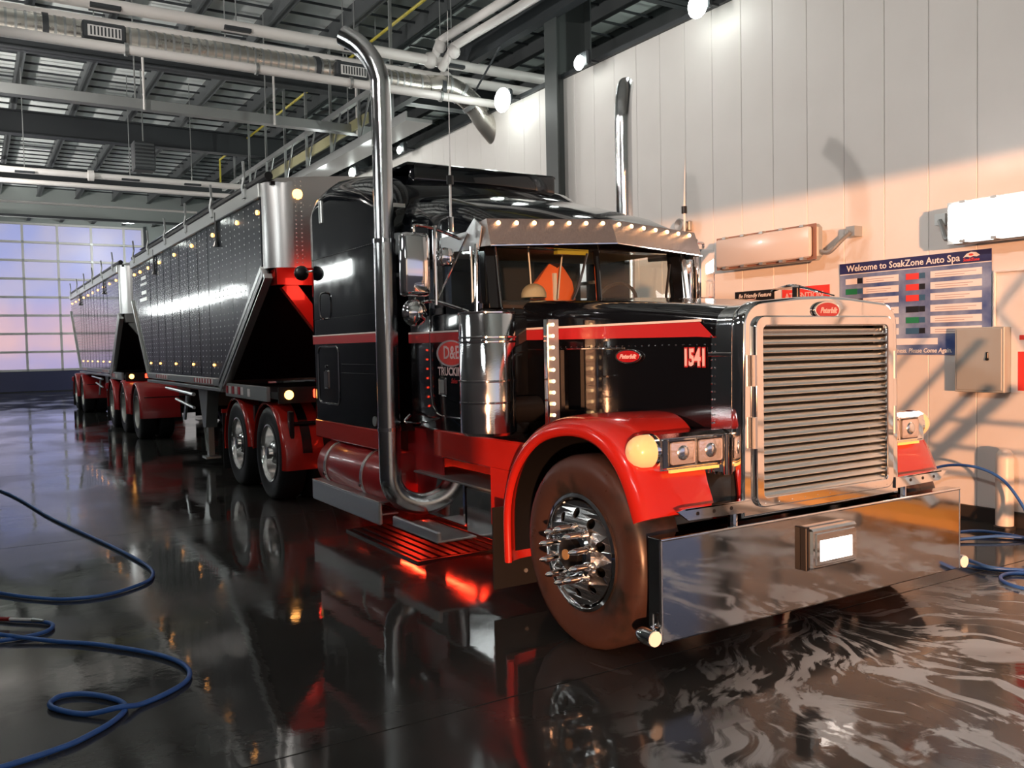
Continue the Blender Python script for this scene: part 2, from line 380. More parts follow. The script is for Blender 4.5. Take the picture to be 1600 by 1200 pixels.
def smooth_path(pts, n=6):
    pts = [Vector(p) for p in pts]; out = []
    for i in range(len(pts)-1):
        p0 = pts[max(i-1, 0)]; p1 = pts[i]; p2 = pts[i+1]; p3 = pts[min(i+2, len(pts)-1)]
        for k in range(n):
            t = k/n
            out.append(.5*((2*p1)+(p2-p0)*t+(2*p0-5*p1+4*p2-p3)*t*t+(-p0+3*p1-3*p2+p3)*t**3))
    out.append(pts[-1]); return out

# ============================================================ SETTING
WY = 3.57; LY = -5.3; XB = -41.9; XF = 5.0; WH = 5.53
def sbox(name, m, lo, hi, parent=None, bev=0, **k):
    o = MB().box(lo, hi, bev).build(name, m, parent, smooth=False, **k)
    if not parent: struct(o)
    return o
floor = sbox('floor', 'base', (XB-1, -15, -.35), (XF, 13, -.10))
xj = [.37-5.14*k for k in range(-1, 10)]; xs = [XF]+[x for x in xj if x < XF and x > XB]+[XB-.1]
for a, b in zip(xs[1:], xs[:-1]):
    for y0, y1 in ((-15, LY), (LY, WY+.05), (WY+.05, 13)):
        MB().box((a+.004, y0+.003, -.10), (b-.004, y1-.003, 0), .002).build('floor_slab', 'floor', floor, smooth=False)
sbox('ground', 'asphalt', (XF+.01, -60, -.3), (90, 60, -.02))
wr = sbox('wall_right', 'base', (XB, WY+.02, 0), (XF, WY+.20, WH-.03))
x = -1.543+.4575*14; first = None
while x > XB+.5:
    lo = x-.4575
    if first is None:
        first = MB().box((lo+.002, WY, .13), (x-.002, WY+.02, WH), .004).build('wall_panel', 'wall', wr, smooth=False); fx = lo
    else:
        c = first.copy(); COL.objects.link(c); c.location.x = lo-fx
    x = lo
sbox('baseboard_right', 'base', (XB, WY-.025, 0), (XF, WY, .13))
sbox('trim_1', 'steel_dark', (XB, WY-.05, WH), (XF, WY+.25, WH+.06))
sbox('wall_left', 'leftwall', (XB, LY-.2, 0), (XF, LY, WH))
sbox('wall_left_outer', 'leftwall', (XB, -15.2, 0), (XF, -15, 8.3)); sbox('wall_right_outer', 'leftwall', (XB, 13, 0), (XF, 13.2, 8.3))
# front wall behind the camera with its open doorway, where the low sun comes in
wf = MB()
wf.box((XF, -15, 0), (XF+.2, LY, 8.3)).box((XF, 3.4, 0), (XF+.2, 13, 8.3)).box((XF, LY, 3.24), (XF+.2, 3.4, 8.3))
struct(wf.build('wall_front', 'backwall', smooth=False))
# back wall
wb = MB(); DY0, DY1, DT = -5.1, 3.35, 7.68
wb.box((XB-.3, -15, 0), (XB, DY0, 8.3)).box((XB-.3, DY1, 0), (XB, 13, 8.3)).box((XB-.3, DY0, DT+.05), (XB, DY1, 8.3))
struct(wb.build('wall_back', 'backwall', smooth=False))
sbox('wall_bulkhead', 'backwall', (-35.1, -15, 7.0), (-34.9, 13, 8.2)); sbox('trim_2', 'steel_dark', (-34.89, -15, 7.0), (-34.86, 13, 7.09))
# overhead door
door = MB().box((XB-.10, DY0, 0), (XB-.04, DY1, .03)).build('door_1', 'steel_dark', None, smooth=False); struct(door)
zr = [.99+.836*k for k in range(9)]
MB().box((XB-.12, DY0, .03), (XB-.03, DY1, zr[0]-.04), .01).build('bottom_panel', mat('door_bottom_panel', (.07, .08, .17), .25), door, smooth=False)
for z in zr:
    MB().box((XB-.13, DY0, z-.05), (XB+.0, DY1, z+.05), .008).build('rail', 'white', door, smooth=False)
ym = [DY0+.04]+[-1.80+1.425*k for k in range(-2, 4)]+[DY1-.04]
for y in ym:
    for k in range(8):
        MB().box((XB-.11, y-.05, zr[k]+.05), (XB-.04, y+.05, zr[k+1]-.05)).build('stile', 'white', door, smooth=False)
        if 0 < ym.index(y) < len(ym)-1: MB().box((XB, y-.05, zr[k]-.05), (XB+.03, y+.05, zr[k]+.06)).build('hinge', 'galv', door, smooth=False)
for i in range(len(ym)-1):
    for k in range(8):
        MB().box((XB-.085, ym[i]+.05, zr[k]+.05), (XB-.079, ym[i+1]-.05, zr[k+1]-.05)).build('pane', 'pane', door, smooth=False)
sbox('trim_3', 'steel_dark', (XB, DY0-.12, 0), (XB+.12, DY0, DT+.1)); sbox('trim_4', 'steel_dark', (XB, DY1, 0), (XB+.12, DY1+.12, DT+.1))

# ceiling
ceil = sbox('ceiling', 'deck', (XB-.3, -15.2, 8.2), (XF+.2, 13.2, 8.35))
jp = None
for k in range(-11, 11):
    y = -.20+1.33*k
    if -15 < y < 13:
        if jp is None: jp = MB().box((XB, y-.03, 7.80), (XF, y+.03, 8.199)).box((XB, y-.075, 7.80), (XF, y+.075, 7.82)).build('joist', 'purlin', ceil, smooth=False); jy = y
        else:
            c = jp.copy(); COL.objects.link(c); c.location.y = y-jy
sp = None; x = XB+.6
while x < XF:
    if sp is None: sp = MB().box((x-.016, -15, 8.06), (x+.016, 13, 8.10)).build('strap', 'steel_dark', ceil, smooth=False); sx = x
    else:
        c = sp.copy(); COL.objects.link(c); c.location.x = x-sx
    x += .62
# main frames
def ibeam_y(x, y0, y1, z0, z1, w):
    return MB().box((x-.012, y0, z0), (x+.012, y1, z1)).box((x-w/2, y0, z0), (x+w/2, y1, z0+.025)).box((x-w/2, y0, z1-.025), (x+w/2, y1, z1))
bl = {-.0: 'directly above the truck cab', -14.1: 'just behind the silver duct', -20.9: 'broad and dark across the middle of the ceiling', -27.9: 'far back above the second trailer'}
for x, w in ((-6.9, 'nearest frame, meeting the dark column on the right wall'), (-14.1, 'just behind the spiral duct'), (-20.9, 'the broad one in clear view below the ceiling liner'), (-27.9, 'farthest, low above the back of the bay')):
    tag(ibeam_y(x, -15, 13, 7.05, 7.62, .30).build('roof_beam', 'steel_dark', None, smooth=False), 'dark steel roof beam across the bay, '+w, 'beam', 'main roof beams')
def col(x, lab):
    m = MB().box((x-.15, WY-.22, 0), (x+.15, WY-.20, 7.05)).box((x-.15, WY+.40, WH+.1), (x+.15, WY+.42, 7.05)).box((x-.012, WY-.2, 0), (x+.012, WY, 7.05)).box((x-.012, WY, WH+.1), (x+.012, WY+.4, 7.05))
    tag(m.build('steel_column', 'column', None, smooth=False), lab, 'column', 'wall columns')
col(-6.86, 'dark steel column at the right wall behind the truck cab'); col(-20.9, 'dark steel column far back on the right wall behind the trailers')
tag(MB().box((XB, 3.25, 6.35), (XF, 3.40, 6.68)).box((XB, 3.15, 6.66), (XF, 3.5, 6.69)).build('eave_beam', 'steel_dark', None, smooth=False), 'dark steel beam running along the bay above the right wall', 'beam')
tag(MB().box((XB, 7.2, 6.5), (XF, 7.4, 6.95)).build('eave_beam', 'steel_dark', None, smooth=False), 'dark steel beam seen beyond the top of the right wall', 'beam')
tag(MB().cyl((-7.0, 3.3, 7.05), (-9.2, 3.3, 5.75), .018, n=6).build('brace_rod', 'steel_dark'), 'thin diagonal brace rod left of the dark column', 'rod')

# ------------------------------------------------------------ pipes, duct, trays
def hangers(t, x, ys, z, r, top=7.93, name='hanger_rod'):
    for y in ys:
        MB().cyl((x, y, z), (x, y, top), .010, n=5).build(name, 'galv', t)
        MB().box((x-r-.025, y-.19, z-r*.9), (x+r+.025, y+.19, z-r*.3), .005).build('clamp', 'steel_dark', t, smooth=False)
def ypipe(name, lab, x, z, r, y0, y1, m='pvc', hang=(), n=14):
    t = thing(name, lab, 'pipe', (x, y0, z), 'pipes across the bay')
    MB().cyl((x, y0, z), (x, y1, z), r, n=n).build('pipe_run', m, t)
    hangers(t, x, hang, z, r); return t
H = (-8.2, -5.2, -2.28, -.55, 1.25, 2.95)
t = ypipe('overhead_pipe', 'white pipe across the bay ceiling, uppermost of the near bundle', -9.13, 6.3, .085, -14.9, 9, hang=H)
MB().sphere((-9.13, 2.55, 6.3), .13).build('coupling', 'pvc', t)
t = ypipe('overhead_pipe', 'white pipe lying just below the uppermost pipe and above the duct', -9.30, 6.10, .08, -14.9, 9, hang=[y-.12 for y in H])
MB().sphere((-9.30, 2.9, 6.10), .13).build('coupling', 'pvc', t)
t = ypipe('overhead_pipe', 'white pipe hung below the silver spiral duct', -8.70, 5.61, .065, -14.9, 8.5)
for y in (-2.1, -.4, 1.0, 2.5): MB().cyl((-8.70, y-.02, 5.61), (-8.70, y+.02, 5.61), .085, n=14).build('collar', 'galv', t)
# duct
t = thing('spiral_duct', 'silver spiral ventilation duct with grilles between the white pipes', 'duct', (-8.95, -14.9, 5.93))
m = MB(); m.cyl((-8.97, -14.9, 5.82), (-8.97, 2.4, 5.82), .165, n=24)
m.build('duct_run', 'duct', t)
rb = MB().cyl((-8.97, -14.9, 5.82), (-8.97, -14.87, 5.82), .171, n=20).build('duct_seam', 'galv', t)
y = -6.0
while y < 2.4:
    c = rb.copy(); COL.objects.link(c); c.location.y = rb.location.y+(y+14.9); y += .11 if y < 2 else .2
for y in (-3.05, .52, .86, 2.6): MB().cyl((-8.97, y, 5.82), (-8.97, y+.07, 5.82), .185, n=24).build('duct_band', 'steel_dark', t)
MB().tube(smooth_path([(-8.97, 2.4, 5.82), (-8.97, 2.75, 5.86), (-8.97, 3.05, 5.77), (-8.97, 3.28, 5.60), (-8.97, 3.45, 5.38), (-8.97, 3.75, 5.1), (-8.97, 4.1, 4.9)], 3), .172, 24).build('duct_elbow', 'duct', t, ang=20)
for y, z, e in ((2.75, 5.86, .0), (2.98, 5.80, .03), (3.20, 5.66, .05)):
    MB().cyl((-8.97, y, z), (-8.97, y+.045, z-e), .186, n=24).build('duct_band', 'galv', t)
for y in (-2.35, 1.05):
    g = MB().box((-8.88, y-.26, 5.70), (-8.70, y+.26, 5.92), .02).build('duct_grille', 'steel_dark', t, smooth=False)
    MB().box((-8.70, y-.20, 5.72), (-8.685, y+.20, 5.86)).build('grille_face', 'white', g, smooth=False)
    for k in range(9): MB().box((-8.685, y-.17+.042*k, 5.735), (-8.68, y-.15+.042*k, 5.845)).build('slat', 'steel_dark', g, smooth=False)
# sloping pair of white pipes toward the near right corner
for dx, dz, lab in ((0, 0, 'left one of two white pipes rising to the top edge left of the column'), (.30, -.16, 'right one of two white pipes rising to the top edge left of the column')):
    t = thing('branch_pipe', lab, 'pipe', (-9.0+dx, 2.65, 6.35+dz), 'branch pipes')
    MB().tube(smooth_path([(-9.13+dx*.3, 2.62+dx*.3, 6.32+dz), (-9.0+dx, 2.66+dx*.3, 6.55+dz), (-8.8+dx, 2.72+dx*.3, 6.62+dz), (-6.0+dx, 2.85+dx*.3, 6.66+dz), (0+dx, 2.95+dx*.3, 6.7+dz)], 4), .07, 12).build('pipe_run', 'pvc', t)
    MB().sphere((-9.0+dx, 2.67+dx*.3, 6.50+dz), .105).build('elbow', 'pvc', t)
# cable tray and supports
t = thing('cable_tray', 'grey cable tray crossing the bay below the pipe bundle, on drop rods', 'tray', (-12.9, -14.9, 6.0))
MB().box((-13.0, -14.9, 5.93), (-12.8, 3.3, 5.95)).box((-13.0, -14.9, 5.95), (-12.98, 3.3, 6.10)).box((-12.82, -14.9, 5.95), (-12.80, 3.3, 6.10)).build('tray_channel', 'galv', t, smooth=False)
for y in (-1.35, .95, 2.6):
    MB().cyl((-12.9, y, 5.95), (-12.9, y, 8.0), .014, n=5).build('drop_rod', 'galv', t); MB().cyl((-12.75, y+.12, 5.9), (-12.75, y+.12, 6.85), .022, n=6).build('conduit', 'pvc', t)
for k, (x, z, lab) in enumerate(((-17.8, 5.62, 'white pipe across the back of the bay, higher of the far pair'), (-17.8, 5.40, 'white pipe across the back of the bay, lower of the far pair'))):
    t = ypipe('overhead_pipe', lab, x-.1*k, z, .07-.015*k, -14.9, 1.9, hang=(-2.85, -.75, .6) if k == 0 else ())
    if k == 0: MB().cyl((x, -1.62, z), (x, -1.50, z), .12, n=12).build('coupling', 'pvc', t)
ypipe('overhead_pipe', 'thin white pipe far back just above the overhead door', -20.2, 5.31, .03, -14.9, 1.2)
t = thing('unit_heater', 'dark boxy unit heater hanging near the far pipes', 'heater', (-17.2, -.55, 6.0))
MB().box((-17.55, -.75, 5.72), (-17.15, -.30, 6.35), .02).build('casing', 'steel_dark', t, smooth=False)
for k in range(7): MB().box((-17.15, -.72, 5.78+.08*k), (-17.12, -.33, 5.82+.08*k)).build('louvre', 'purlin', t, smooth=False)
MB().cyl((-17.35, -.52, 6.3), (-17.35, -.52, 8.21), .015, n=5).build('hanger_rod', 'galv', t)
t = thing('gas_pipe', 'thin yellow gas pipe running back along the bay ceiling', 'pipe', (-12, 2.86, 7.6))
MB().cyl((3, 2.86, 7.55), (-24, 2.76, 7.55), .028, n=8).build('pipe_run', 'yellow', t)
MB().cyl((-24, -14.9, 6.75), (-24, 2.76, 6.75), .028, n=8).build('pipe_branch', 'yellow', t); MB().cyl((-24, 2.76, 6.75), (-24, 2.76, 7.55), .028, n=8).build('pipe_drop', 'yellow', t)
for x in (-9, -12, -15, -19): MB().cyl((x, 2.84, 7.55), (x, 2.84, 7.95), .01, n=5).build('hanger_rod', 'galv', t)
t = thing('truss_walkway', 'grey steel truss with vertical posts running back high on the right side', 'truss', (-16, 2.6, 5.8))
MB().box((-23, 2.55, 6.42), (-9.9, 2.63, 6.52)).build('top_chord', 'galv', t, smooth=False)
MB().box((-23, 2.45, 5.50), (-9.9, 2.95, 5.56)).box((-23, 2.45, 5.56), (-9.9, 2.48, 5.66)).build('bottom_chord', 'galv', t, smooth=False)
MB().box((-21, 2.62, 5.95), (-12, 2.66, 6.16)).build('pipe_cover', mat('pale_yellow_cover', (.42, .40, .22), .5), t, smooth=False)
for k in range(8): MB().box((-21.6+1.55*k, 2.55, 5.56), (-21.55+1.55*k, 2.60, 7.9)).build('post', 'galv', t, smooth=False)
for k in range(7):
    MB().cyl((-21.6+1.55*k, 2.58, 5.6), (-21.0+1.55*k, 2.58, 6.45), .02, n=5).build('diagonal', 'galv', t)

# flood lights along the wall top
fl = [(-3.67, 'right of the dark column, by the top edge', 1.15), (-5.95, 'small one just right of the dark column', .8), (-7.97, 'big one at the end of the duct', 1.5), (-11.83, 'small one between the stack and the antenna', .6), (-14.3, 'one glowing above the sleeper roof', .9), (-18.5, 'hidden behind the truck, farther along', .8), (-23.5, 'hidden behind the trailers, farthest along', .8), (-29, 'hidden behind the second trailer', .8)]
for i, (x, lab, s) in enumerate(fl[:5]+fl[5:]):
    t = thing('flood_light', 'flood light on the wall top, '+lab, 'light', (x, 3.2, 5.46), 'flood lights on the wall top')
    MB().box((x-.13, 3.24, 5.42), (x+.13, 3.32, 5.62), .02).build('housing', 'steel_dark', t, smooth=False)
    MB().sphere((x, 3.2, 5.46), .125*s, 14, (1, .5, 1)).build('lens', 'flood', t)  # lens size stands in for the lamp's glare
    MB().box((x-.02, 3.32, 5.5), (x+.02, 3.52, 5.53)).build('arm', 'steel_dark', t, smooth=False)
    light('flood_beam', 'POINT', (x, 2.5, 5.42), 9, (.96, 1, .97), t, .12)
ORD = ['added nearest to the doorway', 'added second from the doorway', 'added third from the doorway', 'fourth from the doorway', 'fifth from the doorway', 'sixth from the doorway', 'seventh from the doorway', 'eighth from the doorway', 'ninth from the doorway', 'tenth from the doorway', 'eleventh from the doorway', 'twelfth from the doorway', 'thirteenth from the doorway', 'last, nearest the overhead door']
for k in range(7):  # unseen row added to light the right wall and roof liner
    x = 1.5-6.0*k
    t = thing('flood_light', 'unseen fill flood light on the left wall top, '+ORD[k], 'light', (x, -5.0, 5.46), 'fill lights added on the left wall top')
    MB().box((x-.13, -5.12, 5.42), (x+.13, -5.04, 5.62), .02).build('housing', 'steel_dark', t, smooth=False)
    MB().sphere((x, -5.0, 5.46), .085, 12, (1, .6, 1)).build('lens', 'flood', t); MB().box((x-.02, -5.3, 5.5), (x+.02, -5.12, 5.53)).build('arm', 'steel_dark', t, smooth=False)
    light('flood_beam', 'SPOT', (x, -4.9, 5.46), 560, (1, .93, .87), t, .12, (x-.3, 1.0, 7.6), spot_size=math.radians(155), spot_blend=.5)
# left row of wall lights (beyond the frame: the far ones shine in the truck's side)
def wall_light(x, y, sgn, z, on, lab, grp):
    t = thing('wall_light', lab, 'light', (x, y, z), grp)
    y0 = y; y1 = y+sgn*.14; y2 = y+sgn*.20
    MB().box((x-.69, min(y0, y1), z-.185), (x+.69, max(y0, y1), z+.185), .04).build('back_housing', 'galv' if on else mat('fixture_grey', (.33, .36, .36), .4), t)
    MB().box((x-.66, min(y1, y2), z-.16), (x+.66, max(y1, y2), z+.16), .035, seg=2).build('diffuser', {1: 'fixture_on', 0: 'fixture', 2: 'bay_on'}[on], t)
    for k in range(5):
        for s in (-1, 1): MB().box((x-.55+.27*k, min(y1, y2)-.004*sgn, z+s*.165-.012), (x-.50+.27*k, max(y1, y2), z+s*.165+.012)).build('latch', 'galv', t, smooth=False)
    MB().box((x-.69, min(y1, y1-sgn*.012), z-.18), (x+.69, max(y1, y1-sgn*.012), z+.18)).build('gasket', 'gasket' if not on else 'galv', t, smooth=False)
    ax = x+(.69 if not on else -.69); d = .30 if not on else -.16
    MB().tube(smooth_path([(ax, y+sgn*.07, z-.10), (ax+d*.35, y+sgn*.07, z-.12), (ax+d*.7, y+sgn*.03, z-.02), (ax+d, y, z+.06)], 4), .022, 8).build('bracket_arm', 'galv', t)
    wy = WY if sgn < 0 else LY
    MB().box((ax+d-.05, min(y, wy+sgn*.0)-.0, z+.02), (ax+d+.05, max(y, wy), z+.12)).build('bracket_plate', 'galv', t, smooth=False)
    return t
wall_light(-2.83, WY-.12, -1, 2.63, 0, 'unlit long wall light with pale lens, left of the price board', 'right wall lights')
wall_light(-.05, WY-.12, -1, 2.62, 1, 'brightly lit long wall light at the right edge above the price board', 'right wall lights')
for ix, x in enumerate([2.5, -3.0, -8.5, -14.0, -15.6, -17.2, -21.5]+[-24.2-1.6*k for k in range(7)]):  # nearest three are added to light the front chrome
    wall_light(x, LY+.10, 1, 3.35, 2, 'lit wall light on the left wall beyond the frame, '+ORD[ix], 'left wall lights')

# ============================================================ TRACTOR
T = thing('semi_truck', 'long-nosed black and red semi truck with chrome grille, bumper and tall stacks', 'truck')
def tire(m, c, sgn, w=.28, R=.525, n=44):
    prof = [(.30, .02), (.335, 0), (.40, -.012), (.455, -.012), (.492, .0), (.515, .025), (R, .06), (R, w-.06), (.515, w-.025), (.49, w), (.33, w), (.30, w-.02)]
    mb = MB().lathe([(r*R/.525, o) for r, o in prof], c, 'Y', n, sgn)
    return mb
def holes_disc(name, c, r, nh, rh, rr, mtl, parent, sgn, cone, t=.008, rin=0):
    spl = [circ(0, 0, r, 40)]+[circ(math.cos(2*PI*(i+.5)/nh)*rh, math.sin(2*PI*(i+.5)/nh)*rh, rr, 14) for i in range(nh)]
    if rin: spl.append(circ(0, 0, rin, 24))
    Tm = Matrix(((1, 0, 0, c[0]), (0, 0, sgn, c[1]), (0, 1, 0, c[2]), (0, 0, 0, 1)))
    o = curve_mesh(name, spl, t, mtl, parent, Tm)
    for v in o.data.vertices:
        d = math.hypot(v.co.x-(c[0]-wloc(parent).x), v.co.z-(c[2]-wloc(parent).z)); v.co.y += sgn*cone(d)
    return o
def steer_wheel(y, sgn, parent):   # sgn=-1: outer face looks to -y ; y = outer face plane
    c = (0, y, .515); inn = -sgn
    w = tire(None, c, inn, .29).build('wheel', 'rubber', parent, ang=50)
    MB().lathe([(.305, .03), (.318, -.005), (.300, -.012), (.292, .0), (.285, .05), (.27, .10), (.25, .12)], c, 'Y', 44, inn).build('rim', 'chrome', w, ang=50)
    cc = (0, y+inn*.008, .515)
    holes_disc('wheel_disc', cc, .278, 10, .215, .027, 'wheel_chrome', w, sgn, lambda d: (.0 if d > .25 else (.25-d)*.45), .006)
    MB().lathe([(.20, .10), (.20, .06), (0.001, .06)], c, 'Y', 24, inn).build('brake_hub', 'black_plastic', w)
    MB().lathe([(.150, .02), (.150, -.035), (.135, -.05), (.105, -.055), (.10, -.03), (.001, -.03)], c, 'Y', 32, inn).build('hub_cover', 'wet_chrome', w, ang=30)
    MB().lathe([(.085, -.03), (.085, -.075), (.06, -.085), (.001, -.085)], c, 'Y', 20, inn).build('hub_cap', 'black_plastic', w)
    MB().lathe([(.028, -.085), (.028, -.095), (.001, -.095)], c, 'Y', 14, inn).build('hub_plug', 'amber_soft', w) if False else MB().lathe([(.028, -.085), (.028, -.095), (.001, -.095)], c, 'Y', 14, inn).build('hub_plug', 'tan', w)
    for i in range(10):
        a = 2*PI*(i+.5)/10; px, pz = math.cos(a)*.142, .515+math.sin(a)*.142
        MB().lathe([(.024, .0), (.024, -.045), (.0195, -.06), (.0195, -.115), (.012, -.145), (.001, -.158)], (px, y-.012*sgn*-1, pz), 'Y', 12, inn).build('lug_nut_cover', 'chrome', w, ang=30)
    return w
ws = steer_wheel(-1.235, -1, T); ws2 = steer_wheel(1.235, 1, T)
def drive_wheel(x, y, sgn, parent, mt='rubber_dark', rim='wheel_chrome', inner=True, hub=True):
    inn = -sgn; c = (x, y, .515)
    w = tire(None, c, inn, .27).build('wheel', mt, parent, ang=50)
    MB().lathe([(.305, .03), (.318, -.005), (.300, -.010), (.292, .0), (.285, .05), (.275, .13), (.265, .15)], c, 'Y', 36, inn).build('rim', rim, w, ang=50)
    holes_disc('wheel_disc', (x, y+inn*.155, .515), .27, 10, .205, .028, rim, w, sgn, lambda d: 0, .005)
    if hub:
        MB().lathe([(.14, .15), (.135, .06), (.11, .03), (.08, .02), (.07, -.02), (.04, -.03), (.001, -.03)], c, 'Y', 24, inn).build('hub_cap', rim, w)
        for i in range(10):
            a = 2*PI*i/10
            MB().cyl((x+math.cos(a)*.165, y+inn*.15, .515+math.sin(a)*.165), (x+math.cos(a)*.165, y+inn*.09, .515+math.sin(a)*.165), .018, .010, 8).build('lug_nut', rim, w)
    if inner: tire(None, (x, y+inn*.33, .515), inn, .27).build('inner_tire', mt, w, ang=50)
    return w
for x in (-5.774, -7.094):
    for y, s in ((-1.235, -1), (1.235, 1)): drive_wheel(x, y, s, T)
MB().cyl((0, -1.0, .515), (0, 1.0, .515), .06).build('front_axle', 'frame_black', T)
for x in (-5.774, -7.094): MB().cyl((x, -.95, .515), (x, .95, .515), .075).sphere((x, 0, .515), .2).build('drive_axle', 'frame_black', T)
MB().box((-7.9, -.43, .75), (.45, -.35, 1.02)).box((-7.9, .35, .75), (.45, .43, 1.02)).box((-.5, -.35, .5), (-4.4, .35, 1.0)).build('chassis_frame', 'frame_black', T, smooth=False)

# --- front fenders (loft of a rounded section along the arch)
def fender(s):
    P = smooth_path([(-.865, 0, .30), (-.865, 0, .62), (-.80, 0, .84), (-.67, 0, 1.02), (-.47, 0, 1.165), (-.24, 0, 1.235), (0, 0, 1.25), (.20, 0, 1.205), (.36, 0, 1.10), (.47, 0, .96), (.55, 0, .78)], 4)
    secs = []
    for i, p in enumerate(P):
        t = (P[min(i+1, len(P)-1)]-P[max(i-1, 0)]).normalized(); n = Vector((-t.z, 0, t.x))
        if n.dot(p-Vector((-.1, 0, .45))) < 0: n = -n
        fr = i/(len(P)-1); yin = .60 if fr < .62 else .60+.16*min(1, (fr-.62)/.3)
        s_ = []
        for y, d in ((yin, -.01), (1.0, 0), (1.12, -.006), (1.185, -.022), (1.222, -.052), (1.236, -.095), (1.225, -.115), (1.205, -.117), (1.19, -.09), (1.10, -.045), (1.0, -.035), (yin, -.045)):
            s_.append(p+n*d+Vector((0, s*y, 0)))
        secs.append(s_)
    f = MB().loft(secs).build('front_fender', 'red', T, ang=60)
    # black inner wheel well
    secs = []
    for i, p in enumerate(P[1:-1]):
        t = (P[i+2]-P[i]).normalized(); n = Vector((-t.z, 0, t.x))
        if n.dot(p-Vector((-.1, 0, .45))) < 0: n = -n
        secs.append([p-n*.05+Vector((0, s*1.15, 0)), p-n*.05+Vector((0, s*.56, 0)), p-n*.08+Vector((0, s*.56, 0)), p-n*.08+Vector((0, s*1.15, 0))])
    MB().loft(secs).build('wheel_well', 'black_plastic', f)
    # mud flap
    MB().box((-.93, min(s*.66, s*1.235), .10), (-.915, max(s*.66, s*1.235), .62)).build('mud_flap', 'rubber_dark', f, smooth=False)
    for z in (.19, .42, .55): MB().cyl((-.915, s*1.0, z), (-.908, s*1.0, z), .014, n=8).build('bolt', 'galv', f)
    return f
fender(-1); fender(1)
# --- bumper
bx0, bx1, bz0, bz1, by = .55, .645, .190, .690, 1.222
bm_ = MB().box((bx1-.012, -by, bz0), (bx1, by, bz1), .004).box((bx0, -by, bz1-.010), (bx1, by, bz1+.004), .003).box((bx0, -by, bz0), (bx1, by, bz0+.01), .003)
bm_.box((bx0, -by, bz0), (bx1-.01, -by+.012, bz1), .003).box((bx0, by-.012, bz0), (bx1-.01, by, bz1), .003)
bumper = bm_.build('bumper', 'bumper_chrome', T, smooth=False)
MB().cyl((bx1-.003, -by+.003, bz0), (bx1-.003, -by+.003, bz1), .007).cyl((bx1-.003, by-.003, bz0), (bx1-.003, by-.003, bz1), .007).cyl((bx1-.003, -by, bz1), (bx1-.003, by, bz1), .008).build('bumper_edge', 'chrome', bumper)
for s in (-1, 1):
    y = s*(by+.045)
    b = MB().lathe([(.001, -.075), (.025, -.07), (.038, -.045), (.042, -.01), (.042, .04), (.038, .045)], (.60, y, .225), 'X', 20).build('marker_pod', 'chrome', bumper)
    MB().cyl((.644, y, .225), (.652, y, .225), .037, n=18).build('marker_lens', mat('clear_lens', (.85, .72, .6), .2, emit=(1, .75, .5), es=.5), bumper)
    MB().cyl((.60, y-s*.03, .26), (.60, y-s*.03, .33), .007, n=6).build('marker_bracket', 'chrome', bumper)
lb = MB().box((.645, -.225, .405), (.705, .155, .625), .012).build('light_box', 'chrome', bumper)
MB().box((.643, -.245, .40), (.685, -.215, .635), .004).build('box_side', 'black_plastic', bumper)
MB().box((.704, -.195, .425), (.712, .125, .60), .004).build('light_gasket', 'chrome', bumper)
MB().box((.711, -.165, .448), (.716, .095, .560), .002).build('light_panel', 'white_led', bumper)
# --- grille surround (crown)
sur = [(-.632, .735), (.632, .735), (.618, 1.60)] + [(.615-.13+.13*math.cos(a), 1.715+.11*math.sin(a)) for a in [PI/2*k/6 for k in range(7)]] + [(.2, 1.848), (0, 1.856), (-.2, 1.848)] + [(-.615+.13-.13*math.sin(a), 1.715+.11*math.cos(a)) for a in [PI/2*k/6 for k in range(7)]] + [(-.618, 1.60)]
hole = rrect(-.535, .80, .535, 1.735, .04)
TY = lambda x: Matrix(((0, 0, 1, x), (1, 0, 0, 0), (0, 1, 0, 0), (0, 0, 0, 1)))
gs = curve_mesh('grille_surround', [sur, hole], .03, 'chrome', T, TY(.575), bevel=.016)
gs.data.shade_smooth(); gs.data.set_sharp_from_angle(angle=math.radians(50))
ring = curve_mesh('grille_bezel', [rrect(-.560, .775, .560, 1.755, .055), rrect(-.515, .815, .515, 1.715, .03)], .012, 'chrome', gs, TY(.625), bevel=.007)
# shell sides and top running back to the hood
sh = []
for x, k in ((.37, 1.0), (.59, 1.0)):
    sh.append([Vector((x, y*.985, z)) for y, z in sur])
MB().loft(sh, caps=False).build('crown_shell', 'wet_chrome', gs, ang=40)
rv = MB()
for s in (-1, 1):
    for k in range(24):
        z = .78+k*.042
        for x in (.385, .565): rv.sphere((x, s*.622, z), .006, 5)
rv.build('rivets', 'chrome', gs, kind='stuff')
MB().box((.36, -.628, 1.555), (.60, -.60, 1.575), .003).box((.36, .60, 1.555), (.60, .628, 1.575), .003).build('shell_trim', 'chrome', gs)
for s in (-1, 1):
    for z in (1.48, 1.16): MB().cyl((.64, s*.575, z-.08), (.64, s*.575, z+.08), .014, n=10).build('hinge', 'satin_alu', gs)
for k in range(22):
    y = -.50+k*1.0/10
    if y > .51: break
    MB().sphere((.638, y, .79), .008, 6).sphere((.638, y, 1.742), .007, 6).build('rivet', 'chrome', gs)
MB().box((.44, -.52, .80), (.47, .52, 1.74)).build('radiator', 'black_plastic', gs, smooth=False)
nb = 20; bp = None
for k in range(nb):
    z = 1.672-k*(1.672-.835)/(nb-1)
    pr = [(.602, z+.019), (.612, z+.020), (.632, z-.004), (.636, z-.010), (.631, z-.015), (.624, z-.014), (.600, z+.011)]
    if bp is None: bp = MB().prism(pr, 'Y', -.52, .52).build('grille_bar', 'grille_alu', gs, smooth=False); z0 = z
    else:
        c = bp.copy(); COL.objects.link(c); c.location.z = bp.location.z+(z-z0)
E2 = lambda s: None
